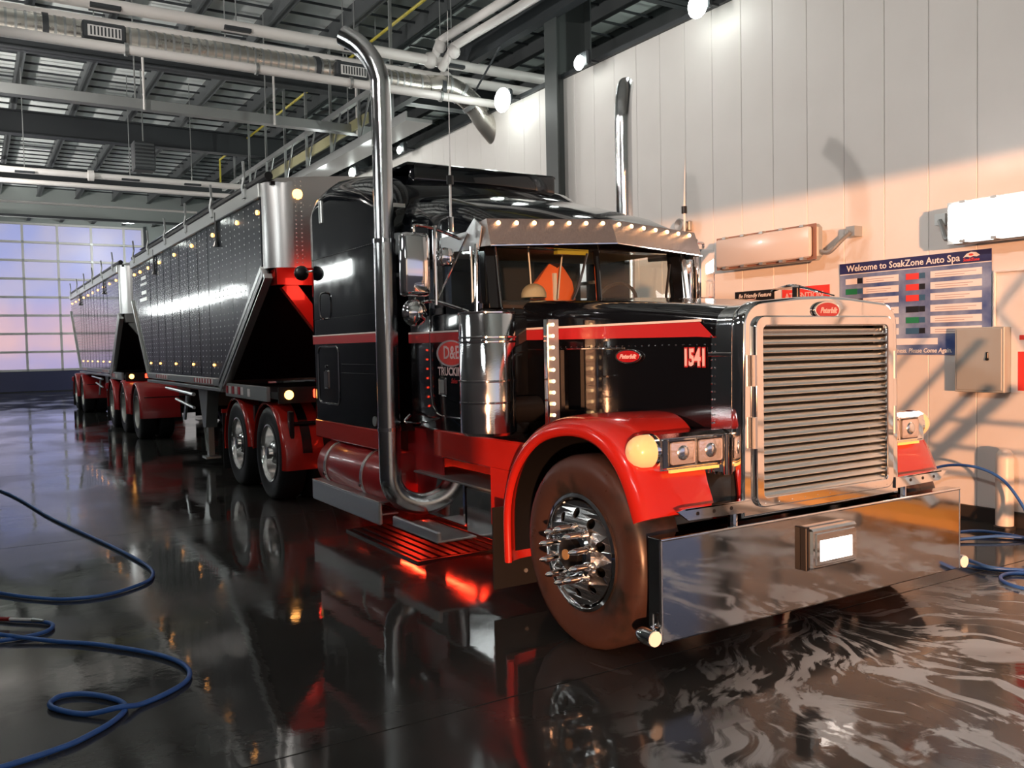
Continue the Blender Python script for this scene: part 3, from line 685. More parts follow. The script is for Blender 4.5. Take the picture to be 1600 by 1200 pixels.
def emblem(c, right, up, w, h, parent, txt='Peterbilt'):
    c = Vector(c); r = Vector(right).normalized(); u = Vector(up).normalized(); n = r.cross(u)
    Tm = Matrix((r, u, n)).transposed().to_4x4(); Tm.translation = c
    e = curve_mesh('emblem', [circ(0, 0, w/2, 28, h/2)], .004, 'chrome', parent, Tm, bevel=.003)
    curve_mesh('emblem_field', [circ(0, 0, w/2*.9, 28, h/2*.86)], .003, 'emblem_red', parent, Matrix.Translation(n*.006) @ Tm)
    text(txt, h*.46, 'text_pink', parent, c+n*.011-u*h*.02, r, u, .0015, bold=.001, shear=.45, sx=w*.74/(h*.46*4.0))
emblem((.632, -.005, 1.792), (0, 1, 0), (0, 0, 1), .205, .095, gs)
# hood ornament
orn = MB().box((.40, -.012, 1.86), (.44, .012, 1.93), .004).build('hood_ornament', 'black_plastic', T)
MB().tube(smooth_path([(.60, .10, 1.875), (.52, .05, 1.905), (.42, 0, 1.938), (.34, .0, 1.94), (.22, .02, 1.92)], 4), [.004]*4+[.007]*4+[.010]*4+[.008]*4+[.004], 8).loft([[Vector((.44, -.08, 1.93)), Vector((.30, -.10, 1.925)), Vector((.34, 0, 1.935)), Vector((.44, 0, 1.945))], [Vector((.44, .08, 1.93)), Vector((.30, .10, 1.925)), Vector((.345, .0, 1.93)), Vector((.45, 0, 1.94))]]).build('ornament_wing', 'chrome', orn)
# --- hood
def hood_sec(x, w, zt, zb=1.0, r=.11, zs=None):
    zs = zs or zt-.10; out = [(x, -w, zb), (x, -w, zs-r*.3-.02), (x, -w, zs-r*.3)]
    for k in range(1, 6):
        a = PI/2*k/6; out.append((x, -w+r*(1-math.cos(a)), zs-r*.3+r*math.sin(a)))
    tops = [(-w+r+.02, zs+r*.72), (-.3*w/.6, zt-.018), (-.12, zt), (0, zt+.003)]
    out += [(x, y, z) for y, z in tops]
    return [Vector(p) for p in out]+[Vector((p[0], -p[1], p[2])) for p in out[-2::-1]]
hood = MB().loft([hood_sec(-1.45, .66, 1.975, .98), hood_sec(-1.2, .645, 1.965, .98), hood_sec(-.6, .625, 1.93, .98), hood_sec(0, .612, 1.885, .98), hood_sec(.40, .607, 1.845, .80)]).build('hood', 'black', T, ang=40)
# side stripe, pale pinstripe and piping
def hw(x): return .612+max(0, -x)*.033
for s in (-1, 1):
    def sp_(x, z, o=.004): return Vector((x, s*(hw(x)+o-.0), z))
    st = MB()
    xs_ = [-1.40, -.9, -.4, .0, .25]
    up_ = [(x, 1.752-(x+1.4)*.005) for x in xs_]+[(.385, 1.745)]; dn_ = [(x, 1.672) for x in xs_]+[(.26, 1.672), (.40, 1.66)]
    st.loft([[sp_(x, 1.672-(x+1.4)*.006), sp_(x, 1.742), sp_(x, 1.742, 0), sp_(x, 1.672-(x+1.4)*.006, 0)] for x in (-1.42, -.9, -.4, 0, .27)])
    st.face([sp_(.27, 1.662), sp_(.27, 1.742), sp_(.29, 1.742), sp_(.40, 1.655)])
    st.build('hood_stripe', 'stripe', hood, smooth=False)
    MB().loft([[sp_(x, 1.744), sp_(x, 1.757), sp_(x, 1.757, 0), sp_(x, 1.744, 0)] for x in (-1.42, -.9, -.4, 0, .30)]).build('pinstripe', 'cream', hood, smooth=False)
    MB().tube([sp_(x, 1.605) for x in (-1.35, -.9, -.45, -.36)], .006, 6).build('hood_trim', 'chrome', hood)
rv = MB()
for k in range(26):
    x = -1.1+k*.057
    for s in (-1, 1): rv.sphere((x, s*(hw(x)+.002), 1.618), .0055, 5)
rv.build('rivets', 'chrome', hood, kind='stuff')
emblem((-.302, -hw(-.3)-.006, 1.556), (1, 0, 0), (0, 0, 1), .235, .082, hood)
text('1541', .128, 'stripe', hood, (.250, -.6165, 1.545), (1, 0, 0), (0, 0, 1), .001, bold=.012, name='number', sx=.72)
text('1541', .128, 'text_pink', hood, (.250, -.619, 1.545), (1, 0, 0), (0, 0, 1), .001, bold=.0045, name='number', sx=.72)
# cowl behind the hood
MB().box((-1.62, -.93, .98), (-1.38, .93, 1.86), .05, seg=3).build('cowl', 'black', T)
rv = MB()
for k in range(19): rv.sphere((-1.44+.004*k, -.82+.09*k, 1.895), .007, 5)
rv.build('cowl_rivets', 'chrome', T, kind='stuff')

# --- headlights
for s in (-1, 1):
    y0, y1 = s*.63, s*1.085
    a, b = min(y0, y1), max(y0, y1)
    hl = MB().prism([(1.055, .30), (1.165, .30), (1.172, .46), (1.155, .49), (.990, .49), (.990, .34)], 'Y', a, b) if False else MB().prism([(.28, 1.06), (.30, 1.165), (.46, 1.172), (.49, 1.155), (.49, .992), (.34, .992)], 'Y', a, b)
    hl = hl.build('headlight', 'wet_chrome', T, smooth=False)
    MB().box((.487, a+.01, 1.0), (.50, b-.02, 1.15), .005).build('headlight_bezel', 'chrome', hl)
    for k in (0, 1):
        ya = (a+.055 if s < 0 else a+.02)+k*.19
        MB().box((.497, ya-.008, 1.012), (.503, ya+.170, 1.142), .004).build('lamp_frame', 'black_plastic', hl)
        MB().box((.500, ya, 1.020), (.512, ya+.162, 1.134), .012, seg=2).build('lamp_lens', 'lens', hl)
        MB().sphere((.508, ya+.081, 1.077), .040, 12, (.35, 1.1, 1)).build('reflector', 'wheel_chrome', hl)
        MB().box((.497, ya-.012, 1.140), (.508, ya+.174, 1.148)).build('lamp_trim', 'chrome', hl)
    MB().box((.485, a+.06, .978), (.500, b-.06, .992)).build('led_strip', 'led_amber', hl)
    prof = [(.084, 0), (.084, .025), (.080, .055), (.066, .085), (.040, .108), (.001, .117)]
    MB().lathe(prof, (.405, s*1.095, 1.088), 'Y', 24, s).build('turn_signal', 'signal', hl, ang=60)
    MB().cyl((.405, s*1.07, 1.088), (.405, s*1.098, 1.088), .088, n=24).build('signal_ring', 'chrome', hl)
    MB().box((.34, min(s*.56, s*.66), .93), (.50, max(s*.56, s*.66), 1.15), .02).prism([(s*.64, .99), (s*.95, .99), (s*.66, .935)], 'X', .44, .455).build('headlight_bracket', 'chrome', hl)
    MB().cyl((.505, s*.645, .94), (.505, s*.645, 1.15), .020, n=12).build('bracket_post', 'chrome', hl)
    # flat chrome bar below
    p = [(.70, .79), (.625, .80), (.625, .76), (.70, .755)]
    br = MB().prism([(s*.60, .815), (s*1.02, .775), (s*1.10, .80), (s*1.07, .83), (s*.95, .835), (s*.60, .845)] if False else [(s*.60, .755), (s*1.03, .762), (s*1.10, .812), (s*1.04, .822), (s*.60, .812)], 'X', .615, .632).build('bumper_bracket', 'chrome', T, smooth=False)
    MB().box((.585, min(s*.6, s*1.05), .812), (.632, max(s*.6, s*1.05), .819)).build('bracket_flange', 'chrome', br, smooth=False)
    for y in (.74, .86, .97): MB().cyl((.631, s*y, .79), (.634, s*y, .79), .010, n=10).build('bracket_hole', 'black_plastic', br)
    MB().cyl((.60, s*.70, .69), (.60, s*.70, .76), .025, n=10).build('bracket_stud', 'chrome', br)

# --- cab
def sect(x, w, zb, zt, r, n=6, crown=.05):
    out = [(x, -w, zb), (x, -w, zt-r-.03), (x, -w, zt-r)]
    for k in range(1, n+1):
        a = PI/2*k/n; out.append((x, -w+r*(1-math.cos(a)), zt-r+r*math.sin(a)))
    out.append((x, -w*.4, zt+crown*.8)); out.append((x, 0, zt+crown))
    return [Vector(p) for p in out]+[Vector((p[0], -p[1], p[2])) for p in out[-2::-1]]
CW = .985
# lower cab body + roof are separate so that the glass band stays open
cab = MB().box((-2.62, -CW, .99), (-1.42, CW, 1.90), .03, seg=2).build('cab', 'black', T)
MB().loft([sect(-2.85, .93, 2.42, 2.90, .26), sect(-2.6, .965, 2.40, 2.865, .26), sect(-2.2, .975, 2.38, 2.78, .22), sect(-1.8, .965, 2.36, 2.66, .18), sect(-1.5, .93, 2.33, 2.53, .12), sect(-1.42, .90, 2.33, 2.46, .08)]).build('cab_roof', 'black', cab, ang=45)
# window posts
def post(p, q, w, name='window_post'):
    MB().cyl(p, q, w, n=8).build(name, 'black', cab)
for s in (-1, 1):
    MB().prism([(-2.62, 1.88), (-2.25, 1.88), (-2.25, 2.42), (-2.62, 2.42)], 'Y', min(s*CW, s*(CW-.05)), max(s*CW, s*(CW-.05))).build('rear_cab_side', 'black', cab, smooth=False)
    MB().loft([[Vector((-1.50, s*.80, 1.90)), Vector((-1.40, s*.84, 1.90)), Vector((-1.42, s*.93, 1.90)), Vector((-1.52, s*.93, 1.90))], [Vector((-1.56, s*.80, 2.36)), Vector((-1.46, s*.84, 2.36)), Vector((-1.48, s*.93, 2.36)), Vector((-1.58, s*.93, 2.36))]]).build('windshield_pillar', 'black', cab, smooth=False)
    MB().tube([(-1.385, s*.86, 1.90), (-1.46, s*.86, 2.36)], .008, 6).build('pillar_trim', 'chrome', cab)
    MB().box((-2.27, min(s*CW, s*(CW-.03)), 1.88), (-1.47, max(s*CW, s*(CW-.03)), 1.93)).build('window_sill', 'black', cab, smooth=False)
    MB().box((-2.25, s*(CW-.015)-.003, 1.92), (-1.48, s*(CW-.015)+.003, 2.35)).build('side_window', 'glass', cab, smooth=False)
    MB().tube([(-1.56, s*(CW+.002), 1.94), (-1.565, s*(CW+.002), 2.33)], .010, 6).build('vent_window_bar', 'chrome', cab)
    MB().tube([(-1.33-.15, s*(CW+.002), 1.94), (-1.56, s*(CW+.002), 1.94)], .007, 6).build('window_trim', 'chrome', cab)
    (MB().box((-2.01, -CW, 1.88), (-1.97, -CW+.05, 2.40)).build('door_post', 'black', cab, smooth=False) if s < 0 else None)
    # visor side plate
    MB().prism([(-2.0, 2.33), (-1.45, 2.30), (-1.40, 2.45), (-1.50, 2.52), (-1.62, 2.44), (-2.02, 2.44)], 'Y', min(s*(CW+.002), s*(CW+.010)), max(s*(CW+.002), s*(CW+.010))).build('visor_side_plate', 'brushed', cab, smooth=False)
    # windshield pane (split V)
    pn = [Vector((-1.40, s*.03, 1.915)), Vector((-1.47, s*.82, 1.925)), Vector((-1.53, s*.82, 2.36)), Vector((-1.45, s*.03, 2.38))]
    MB().loft([pn, [p+Vector((-.006, 0, 0)) for p in pn]]).build('windshield', 'glass', cab, smooth=False)
MB().tube([(-1.395, 0, 1.90), (-1.44, 0, 2.40)], .022, 8).build('windshield_divider', 'black', cab)
for s in (-1, 1):
    MB().tube(smooth_path([(-1.375, s*.30, 1.90), (-1.39, s*.2, 2.05), (-1.41, s*.10, 2.30)] if s < 0 else [(-1.38, .62, 1.90), (-1.40, .66, 2.05), (-1.43, .72, 2.25)], 3), .010, 6).build('wiper', 'black_plastic', cab)
# visor
for s in (-1, 1):
    q = [Vector((-1.25, 0, 2.535)), Vector((-1.40, s*.955, 2.505)), Vector((-1.33, s*.965, 2.315)), Vector((-1.18, 0, 2.355))]
    v = MB().loft([q, [p+Vector((-.008, 0, 0)) for p in q]]).build('sun_visor', 'visor', cab, smooth=False)
    MB().tube([q[3]+Vector((.0, 0, 0)), q[2]], .007, 6).build('visor_edge', 'chrome', v)
    q2 = [Vector((-1.40, s*.957, 2.505)), Vector((-1.33, s*.967, 2.315)), Vector((-1.50, s*.99, 2.32)), Vector((-1.56, s*.99, 2.47))]
    MB().loft([q2, [p+Vector((0, -s*.006, 0)) for p in q2]]).build('visor_end', 'brushed', v, smooth=False)
    for k in range(7):
        f = (k+.55)/7.1; p = Vector((-1.25, 0, 2.505)).lerp(Vector((-1.395, s*.95, 2.475)), f)
        MB().sphere(p+Vector((.012, 0, 0)), .017, 8, (.7, 1, .9)).build('marker_light', 'amber_soft', v)
# doors: chrome seam, lettering, handles
for s in (-1, 1):
    Y = s*(CW+.003)
    MB().tube([(-2.235, Y, 2.0), (-2.245, Y, 1.30), (-2.22, Y, 1.19), (-2.14, Y, 1.13), (-2.0, Y, 1.115), (-1.5, Y, 1.115)], .006, 6).build('door_seam', 'chrome', cab)
    MB().box((-2.62, Y-.002, 1.672), (-1.45, Y+.002, 1.742)).build('cab_stripe', 'stripe', cab, smooth=False)
    MB().box((-2.62, Y-.002, 1.744), (-1.45, Y+.002, 1.757)).build('pinstripe', 'cream', cab, smooth=False)
    h = MB().box((-2.10, Y-.012, 1.27), (-1.98, Y+.012, 1.41), .012).build('door_handle', 'chrome', cab)
    MB().box((-2.075, Y+s*.012-.004, 1.29), (-2.005, Y+s*.012+.004, 1.39), .003).build('handle_recess', 'galv', h)
Y = -CW-.004
Tm = Matrix(((1, 0, 0, -1.905), (0, 0, -1, Y), (0, 1, 0, 1.588), (0, 0, 0, 1)))
curve_mesh('door_logo', [circ(0, 0, .225, 32, .098)], .002, 'text_grey', cab, Tm)
curve_mesh('door_logo_field', [circ(.012, 0, .205, 32, .086)], .0035, 'sign_red', cab, Tm)
text('D&E', .135, 'text_pink', cab, (-1.885, Y-.005, 1.59), (1, 0, 0), (0, 0, 1), .001, bold=.002, name='logo_lettering', sx=1.0)
text('TRUCKING', .088, 'text_pink', cab, (-2.115, Y, 1.452), (1, 0, 0), (0, 0, 1), .001, 'LEFT', bold=.002, name='logo_lettering', sx=1.0)
text('Sales', .05, 'stripe', cab, (-1.86, Y, 1.385), (1, 0, 0), (0, 0, 1), .001, bold=.001, shear=.3, name='logo_lettering')
# red skirt along cab and sleeper
for s in (-1, 1):
    def sk(lo, hi, n='side_skirt', mm='red', bev=.01): return MB().box((lo[0], min(s*lo[1], s*hi[1]), lo[2]), (hi[0], max(s*lo[1], s*hi[1]), hi[2]), bev).build(n, mm, T)
    sk((-2.20, .93, .805), (-.92, 1.0, 1.01)); sk((-4.65, 1.03, .775), (-2.98, 1.085, .95))
    MB().prism([(-1.34, .81), (-1.34, .42), (-.88, .42), (-.88, .81)], 'Y', min(s*.92, s*1.0), max(s*.92, s*1.0)).build('skirt_drop', 'red', T, smooth=False)
    sk((-1.42, .66, .985), (-.60, .96, 1.02), 'cowl_shelf', 'black')
    sk((-2.95, .85, .5), (-2.3, .87, 1.0), 'dark_panel', 'dark_red')

# --- sleeper
SW = 1.08
sl = MB().loft([sect(-4.665, SW-.015, .95, 2.95, .06, crown=.02), sect(-4.645, SW, .95, 3.0, .08, crown=.03), sect(-4.58, SW, .95, 3.09, .11, crown=.03), sect(-4.48, SW, .95, 3.16, .14, crown=.04), sect(-4.32, SW, .95, 3.21, .18, crown=.05), sect(-4.1, SW, .95, 3.235, .20, crown=.05), sect(-3.7, SW, .95, 3.20, .24, crown=.05), sect(-3.35, SW, .95, 3.15, .26, crown=.03), sect(-3.05, SW-.01, .95, 3.06, .28, crown=.03), sect(-2.88, SW-.02, .95, 2.93, .22, crown=.02), sect(-2.80, SW-.05, .95, 2.78, .18, crown=.01)]).build('sleeper', 'black', T, ang=40)
MB().box((-3.75, -.76, 3.19), (-3.08, .80, 3.235), .03, seg=2).box((-3.2, -.70, 3.02), (-3.06, .78, 3.23), .04, seg=2).build('roof_fairing', 'black', sl)
for s in (-1, 1):
    Y = s*(SW+.003)
    MB().box((-4.655, Y-.002, 1.690), (-2.86, Y+.002, 1.765)).build('sleeper_stripe', 'stripe', sl, smooth=False)
    MB().box((-4.655, Y-.002, 1.766), (-2.86, Y+.002, 1.778)).build('pinstripe', 'cream', sl, smooth=False)
    MB().tube([Vector((x, Y, z)) for x, z in rrect(-4.52, 1.12, -3.96, 1.665, .07, 4)]+[Vector((-3.96, Y, 1.6))], .009, 6).build('bunk_door_trim', 'chrome', sl)
    h = MB().box((-4.36, Y-.010, 1.26), (-4.24, Y+.010, 1.44), .015).build('bunk_door_handle', 'chrome', sl)
    MB().cyl((-4.30, Y, 1.475), (-4.30, Y+s*.01, 1.475), .012, n=10).build('lock', 'chrome', sl)
    MB().box((-4.37, Y-.010, 2.84), (-4.30, Y+.012, 3.06), .008).build('vent_bezel', 'satin_alu', sl)
    MB().box((-4.355, Y+s*.010-.003, 2.86), (-4.315, Y+s*.010+.003, 3.04)).build('vent_slot', 'galv', sl, smooth=False)
    MB().cyl((-3.12, Y, 1.02), (-3.12, Y+s*.012, 1.02), .042, n=18).build('round_reflector', 'galv', sl)
    for x, z0, z1 in ((-4.28, 1.93, 2.18),):
        MB().tube(smooth_path([(x, Y, z1), (x, Y+s*.05, z1-.03), (x, Y+s*.05, z0+.03), (x, Y, z0)], 3), .010, 8).build('grab_handle', 'chrome', sl)
    rv = MB()
    for k in range(36):
        x = -4.62+k*.05
        for z in (2.515, 1.93, 1.50, 1.42): 
            if z > 1.6 or x > -3.9: rv.sphere((x, Y-s*.001, z), .0055 if z > 2 else .0035, 5)
    rv.build('rivets', 'chrome' , sl, kind='stuff')
# round work lamp behind the sleeper
wl = MB().sphere((-4.72, -1.16, 2.40), .075, 14, (.8, 1, 1)).build('work_lamp', 'black_plastic', T)
MB().cyl((-4.72, -1.16, 2.40), (-4.60, -1.05, 2.42), .012).build('lamp_arm', 'chrome', wl)
# --- stacks
def stack(s):
    c = Vector((-2.57, s*1.20, 0)); r = .082
    d = Vector((-1, s*1.0, 0)).normalized()
    pts = [c+Vector((0, -s*.46, .375)), c+Vector((0, -s*.34, .375)), c+Vector((0, -s*.20, .39)), c+Vector((0, -s*.08, .45)), c+Vector((0, -s*.01, .56)), c+Vector((0, 0, .72)), c+Vector((0, 0, 1.2)), c+Vector((0, 0, 2.46))]
    st = MB().tube(smooth_path(pts, 4), r+.006, 24).build('exhaust_stack', 'stack_chrome', T, ang=50)
    up = smooth_path([c+Vector((0, 0, 2.46)), c+Vector((0, 0, 3.0)), c+Vector((0, 0, 3.60)), c+Vector((0, 0, 3.74))+d*.01, c+Vector((0, 0, 3.88))+d*.07, c+Vector((0, 0, 4.0))+d*.17, c+Vector((0, 0, 4.085))+d*.30], 5)
    mb = MB().tube(up, r-.004, 24, caps=False); mb.build('stack_pipe', 'stack_chrome', st, ang=50)
    MB().tube([up[-2]-d*.02, up[-1]-d*.004], r-.012, 20).build('stack_mouth', 'black_plastic', st)
    for z in (.985, 2.455): MB().cyl(c+Vector((0, 0, z)), c+Vector((0, 0, z+.03)), r+.012, n=24).build('stack_clamp', 'chrome', st)
    for z in (2.2, 2.75): MB().box((-2.85, min(s*1.0, s*1.13), z), (-2.6, max(s*1.0, s*1.13), z+.03)).build('stack_bracket', 'chrome', st, smooth=False)
    # lights strip behind the stack
    for k in range(8): MB().sphere((-2.68, s*1.09, 1.72-.085*k), .010, 6).build('stack_marker', 'redlamp', st)
    return st
stack(-1); stack(1)
# --- fuel tanks, steps, battery box
for s in (-1, 1):
    def bx(lo, hi, n, mm, bev=.006, par=T): return MB().box((lo[0], min(s*lo[1], s*hi[1]), lo[2]), (hi[0], max(s*lo[1], s*hi[1]), hi[2]), bev).build(n, mm, par)
    cy, cz = s*.93, .53
    tk = MB().lathe([(.001, .0), (.20, .0), (.235, .02), (.245, .05), (.245, 1.55), (.235, 1.58), (.20, 1.60), (.001, 1.60)], (-4.42, cy, cz), 'X', 32).build('fuel_tank', 'dark_red', T, ang=40)
    for x in (-4.18, -3.28): MB().lathe([(.246, 0), (.254, 0), (.254, .05), (.246, .05)], (x, cy, cz), 'X', 32).build('tank_strap', 'brushed', tk)
    for x in (-4.155, -3.255): MB().sphere((x, cy+s*.252, cz-.06), .018, 6).build('strap_bolt', 'chrome', tk)
    stp = bx((-4.36, 1.06, .285), (-2.74, 1.235, .30), 'tank_step', 'brushed')
    bx((-4.36, 1.20, .205), (-2.74, 1.235, .395), 'step_face', 'brushed', .012, stp)
    bx((-4.36, 1.10, .385), (-2.74, 1.235, .40), 'step_tread', 'aluminium', .004, stp)
    bb = bx((-2.70, .72, .30), (-1.90, .91, .62), 'battery_box', 'chrome', .01)
    bx((-2.50, .905, .245), (-1.72, 1.225, .262), 'step_plate', 'brushed', .004, bb); bx((-2.50, 1.19, .25), (-1.72, 1.225, .325), 'step_lip', 'brushed', .01, bb)
    bx((-1.88, .60, .26), (-1.36, .90, .60), 'box_side', 'wet_chrome', .01, bb)
    bx((-2.72, .56, .615), (-1.36, .93, .632), 'box_lid', 'galv', .004, bb)
    bx((-2.55, .89, 1.035), (-2.25, 1.03, 1.07), 'grab_bar', 'chrome', .008, T) if False else MB().tube(smooth_path([(-2.60, s*1.0, 1.10), (-2.60, s*1.05, 1.05), (-2.45, s*1.05, 1.05), (-2.30, s*1.05, 1.06), (-2.30, s*1.0, 1.06)], 3), .010, 8).build('grab_bar', 'chrome', T)
# --- air cleaners with light bars
for s in (-1, 1):
    c = (-1.22, s*1.075, 0); r = .188
    ac = MB().lathe([(.001, 1.05), (r-.02, 1.05), (r, 1.07), (r, 1.84), (r-.012, 1.86), (.001, 1.865)], (c[0], c[1], 0), 'Z', 40).build('air_cleaner', 'wet_chrome', T, ang=35)
    for z in (1.655, 1.685, 1.845, 1.40, 1.26): MB().lathe([(r, 0), (r+.006, .003), (r+.006, .012), (r, .015)], (c[0], c[1], z), 'Z', 40).build('clamp_band', 'chrome', ac)
    MB().box((c[0]-.20, c[1]+s*.05-.01, 1.66), (c[0]-.17, c[1]+s*.05+.01, 1.70)).build('band_latch', 'chrome', ac)
    MB().cyl((c[0]-.02, c[1]-s*.10, 1.2), (c[0]-.02, c[1]-s*.40, 1.2), .09).build('intake_pipe', 'black_plastic', ac)
    lbp = MB().box((-.885, min(s*.74, s*.84), 1.12), (-.868, max(s*.74, s*.84), 1.80), .003).build('light_bar', 'brushed', T)
    MB().box((-.868, min(s*.845, s*.86), 1.10), (-.83, max(s*.845, s*.86), 1.80), .002).build('bar_flange', 'chrome', lbp)
    for k in range(9): MB().sphere((-.862, s*.79, 1.765-.073*k), .0115, 8, (.7, 1, 1)).build('marker_light', 'amber_soft', lbp)
    MB().box((-1.0, min(s*.70, s*.73), 1.2), (-.87, max(s*.70, s*.73), 1.6)).build('bar_bracket', 'black_plastic', lbp, smooth=False)
# --- mirrors and antennas
def mirror(s, X):
    t = MB().box((X-.055, s*1.38-.20+.0, 2.0), (X+.045, s*1.38+.0, 2.43), .03, seg=3)
    yo = s*1.36
    t.bm.free()
    m_ = MB().box((X-.05, yo-.105, 1.985), (X+.05, yo+.105, 2.425), .035, seg=3).build('side_mirror', 'chrome', T, ang=40)
    MB().box((X-.056, yo-.09, 2.0), (X-.048, yo+.09, 2.41), .003).build('mirror_glass', 'galv', m_)
    yb = yo-s*.16
    MB().tube(smooth_path([(X, yo, 2.43), (X, yo, 2.47), (X, yo-s*.05, 2.475), (X-.0, yb, 2.46), (X, s*1.0, 2.40)], 4), .012, 8).build('mirror_arm', 'chrome', m_)
    MB().tube(smooth_path([(X, yo, 1.98), (X, yo, 1.955), (X, yo-s*.05, 1.95), (X, yb, 1.955), (X+.10, s*1.0, 1.88)], 4), .012, 8).build('mirror_arm', 'chrome', m_)
    MB().cyl((X, yb, 1.93), (X, yb, 2.48), .018, n=10).build('mirror_post', 'chrome', m_)
    MB().cyl((X, yb, 1.95), (X+.12, s*1.0, 2.42), .008, n=6).build('mirror_brace', 'chrome', m_)
    sp2 = MB().lathe([(.095, 0), (.093, .015), (.075, .035), (.04, .05), (.001, .055)], (X, yo+s*.01, 1.875), 'X', 24).build('spot_mirror', 'chrome', m_, ang=60)
    cm = MB().box((X-.02, yb-s*.0-.055-s*.075, 2.20), (X+.06, yb+.055-s*.075, 2.33), .03, seg=2).build('mirror_camera_pod', 'chrome', m_)
    return m_
mirror(-1, -1.70); mirror(1, -1.72)
for s, X in ((-1, -1.53), (1, -1.85)):
    y = s*1.16 if s < 0 else 1.27
    a = MB().cyl((X, y, 2.42), (X, y, 2.52), .020, n=10).build('antenna', 'chrome', T)
    MB().cyl((X, y, 2.52), (X, y, 2.74), .009, n=8).build('antenna_shaft', 'white', a)
    MB().cyl((X, y, 2.74), (X, y, 2.80), .024, n=10).build('antenna_coil', 'black_plastic', a)
    MB().cyl((X, y, 2.80), (X+.005, y, 2.93), .009, .004, 8).cyl((X+.005, y, 2.93), (X+.02, y, 3.9 if s < 0 else 3.35), .004, .0015, 6).build('antenna_whip', 'white', a)
# side fuel tank fill / grab rod ahead of the door
MB().tube([(-1.36, -1.075, 1.87), (-1.42, -1.03, 2.33)], .011, 8).build('pillar_grab_rod', 'chrome', T)
# interior
ins = MB().box((-1.72, -.86, 1.72), (-1.50, .86, 1.96), .04, seg=2).build('dashboard', 'interior', cab)
MB().box((-2.55, -.80, 1.45), (-2.35, -.25, 2.25), .06, seg=2).box((-2.45, -.8, 1.3), (-1.95, -.25, 1.5), .05).build('seat', 'interior', cab)
MB().box((-2.55, .25, 1.45), (-2.35, .80, 1.90), .06, seg=2).box((-2.45, .25, 1.3), (-1.95, .8, 1.5), .05).build('seat', 'interior', cab)
sw = MB().tube([(-1.82+.07*math.sin(a), .48+.22*math.cos(a), 1.92+.20*math.sin(a)) for a in [2*PI*k/20 for k in range(21)]], .014, 6, caps=False).build('steering_wheel', 'interior', cab)
MB().box((-2.62, -.93, 1.9), (-2.58, .2, 2.40)).build('sleeper_curtain', 'interior', cab, smooth=False)
MB().box((-2.6, -.92, 2.36), (-1.5, .92, 2.38)).build('headliner', 'tan', cab, smooth=False)
MB().box((-1.55, -.30, 2.30), (-1.50, -.02, 2.345)).build('map_pocket', 'yellow', cab, smooth=False)
MB().tube([(-1.62, -.48, 2.36), (-1.63, -.46, 2.2), (-1.61, -.46, 1.98)], .006, 6).build('radio_cord', 'cream', cab)
MB().tube([(-1.66, -.14, 2.36), (-1.67, -.16, 2.2), (-1.65, -.2, 1.98)], .006, 6).build('hanging_beads', 'cream', cab)
# red glow lamps under cab and behind the sleeper
for x, y, l in ((-2.75, -.50, .5), (-2.1, -.52, .5), (-3.6, -.55, .5)):
    MB().box((x-l/2, y-.008, .40), (x+l/2, y+.008, .412)).build('underglow_strip', 'underglow', T, smooth=False)
g = MB().box((-4.70, -.8, 2.50), (-4.67, .8, 2.53)).build('rear_lamp_strip', 'redlamp', T)
light('rear_glow', 'AREA', (-4.74, -.85, 2.35), 2.2, (1, .05, .03), T, .2, target=(-5.5, -.85, 2.35))

# --- drive wheel fenders
def half_fender(x, y0, y1, parent, R0=.60, a0=-5, a1=185, mm='red', flat=None, brackets=True, name='wheel_fender'):
    s = 1 if y1 > 0 else -1
    secs = []; n = 20
    for i in range(n+1):
        a = math.radians(a0+(a1-a0)*i/n); d = Vector((math.cos(a), 0, math.sin(a))); c = Vector((x, 0, .50))
        row = []
        for y, r in ((y0, R0), (y1-s*.05, R0), (y1-s*.015, R0-.012), (y1, R0-.04), (y1-s*.012, R0-.05), (y1-s*.05, R0-.018), (y0, R0-.018)):
            row.append(c+d*r+Vector((0, y, 0)))
        secs.append(row)
    f = MB().loft(secs).build(name, mm, parent, ang=60)
    return f
for s in (-1, 1):
    y0, y1 = s*.58, s*1.265
    f1 = half_fender(-5.774, y0, y1, T, .60, -12, 178)
    f2 = half_fender(-7.094, y0, y1, T, .60, 2, 190)
    for f, X in ((f1, -5.774), (f2, -7.094)):
        for yy in (.72, .95):
            st = [[Vector((X+math.cos(a)*.606, s*(yy+dy), .50+math.sin(a)*.606)) for dy in (0, .10)]+[Vector((X+math.cos(a)*.600, s*(yy+dy), .50+math.sin(a)*.600)) for dy in (.10, 0)] for a in [math.radians(5+7*k) for k in range(18)]]
            MB().loft(st).build('fender_band', 'black_plastic', f)
        MB().cyl((X+.50, s*.45, .86), (X+.50, s*1.12, .86), .022, n=8).box((X+.475, min(s*1.12, s*1.17), .66), (X+.56, max(s*1.12, s*1.17), 1.0), .01).build('fender_bracket', 'black_plastic', f)
    MB().box((-7.80, min(s*.60, s*1.25), .12), (-7.78, max(s*.60, s*1.25), .85)).build('mud_flap', 'rubber_dark', T, smooth=False)
    MB().box((-7.80, min(s*.60, s*1.26), .85), (-7.76, max(s*.60, s*1.26), .90)).build('flap_holder', 'red', T, smooth=False)
MB().lathe([(.42, 0), (.46, .02), (.46, .06), (.3, .08), (.001, .08)], (-6.4, 0, 1.06), 'Z', 24).build('fifth_wheel', 'frame_black', T)

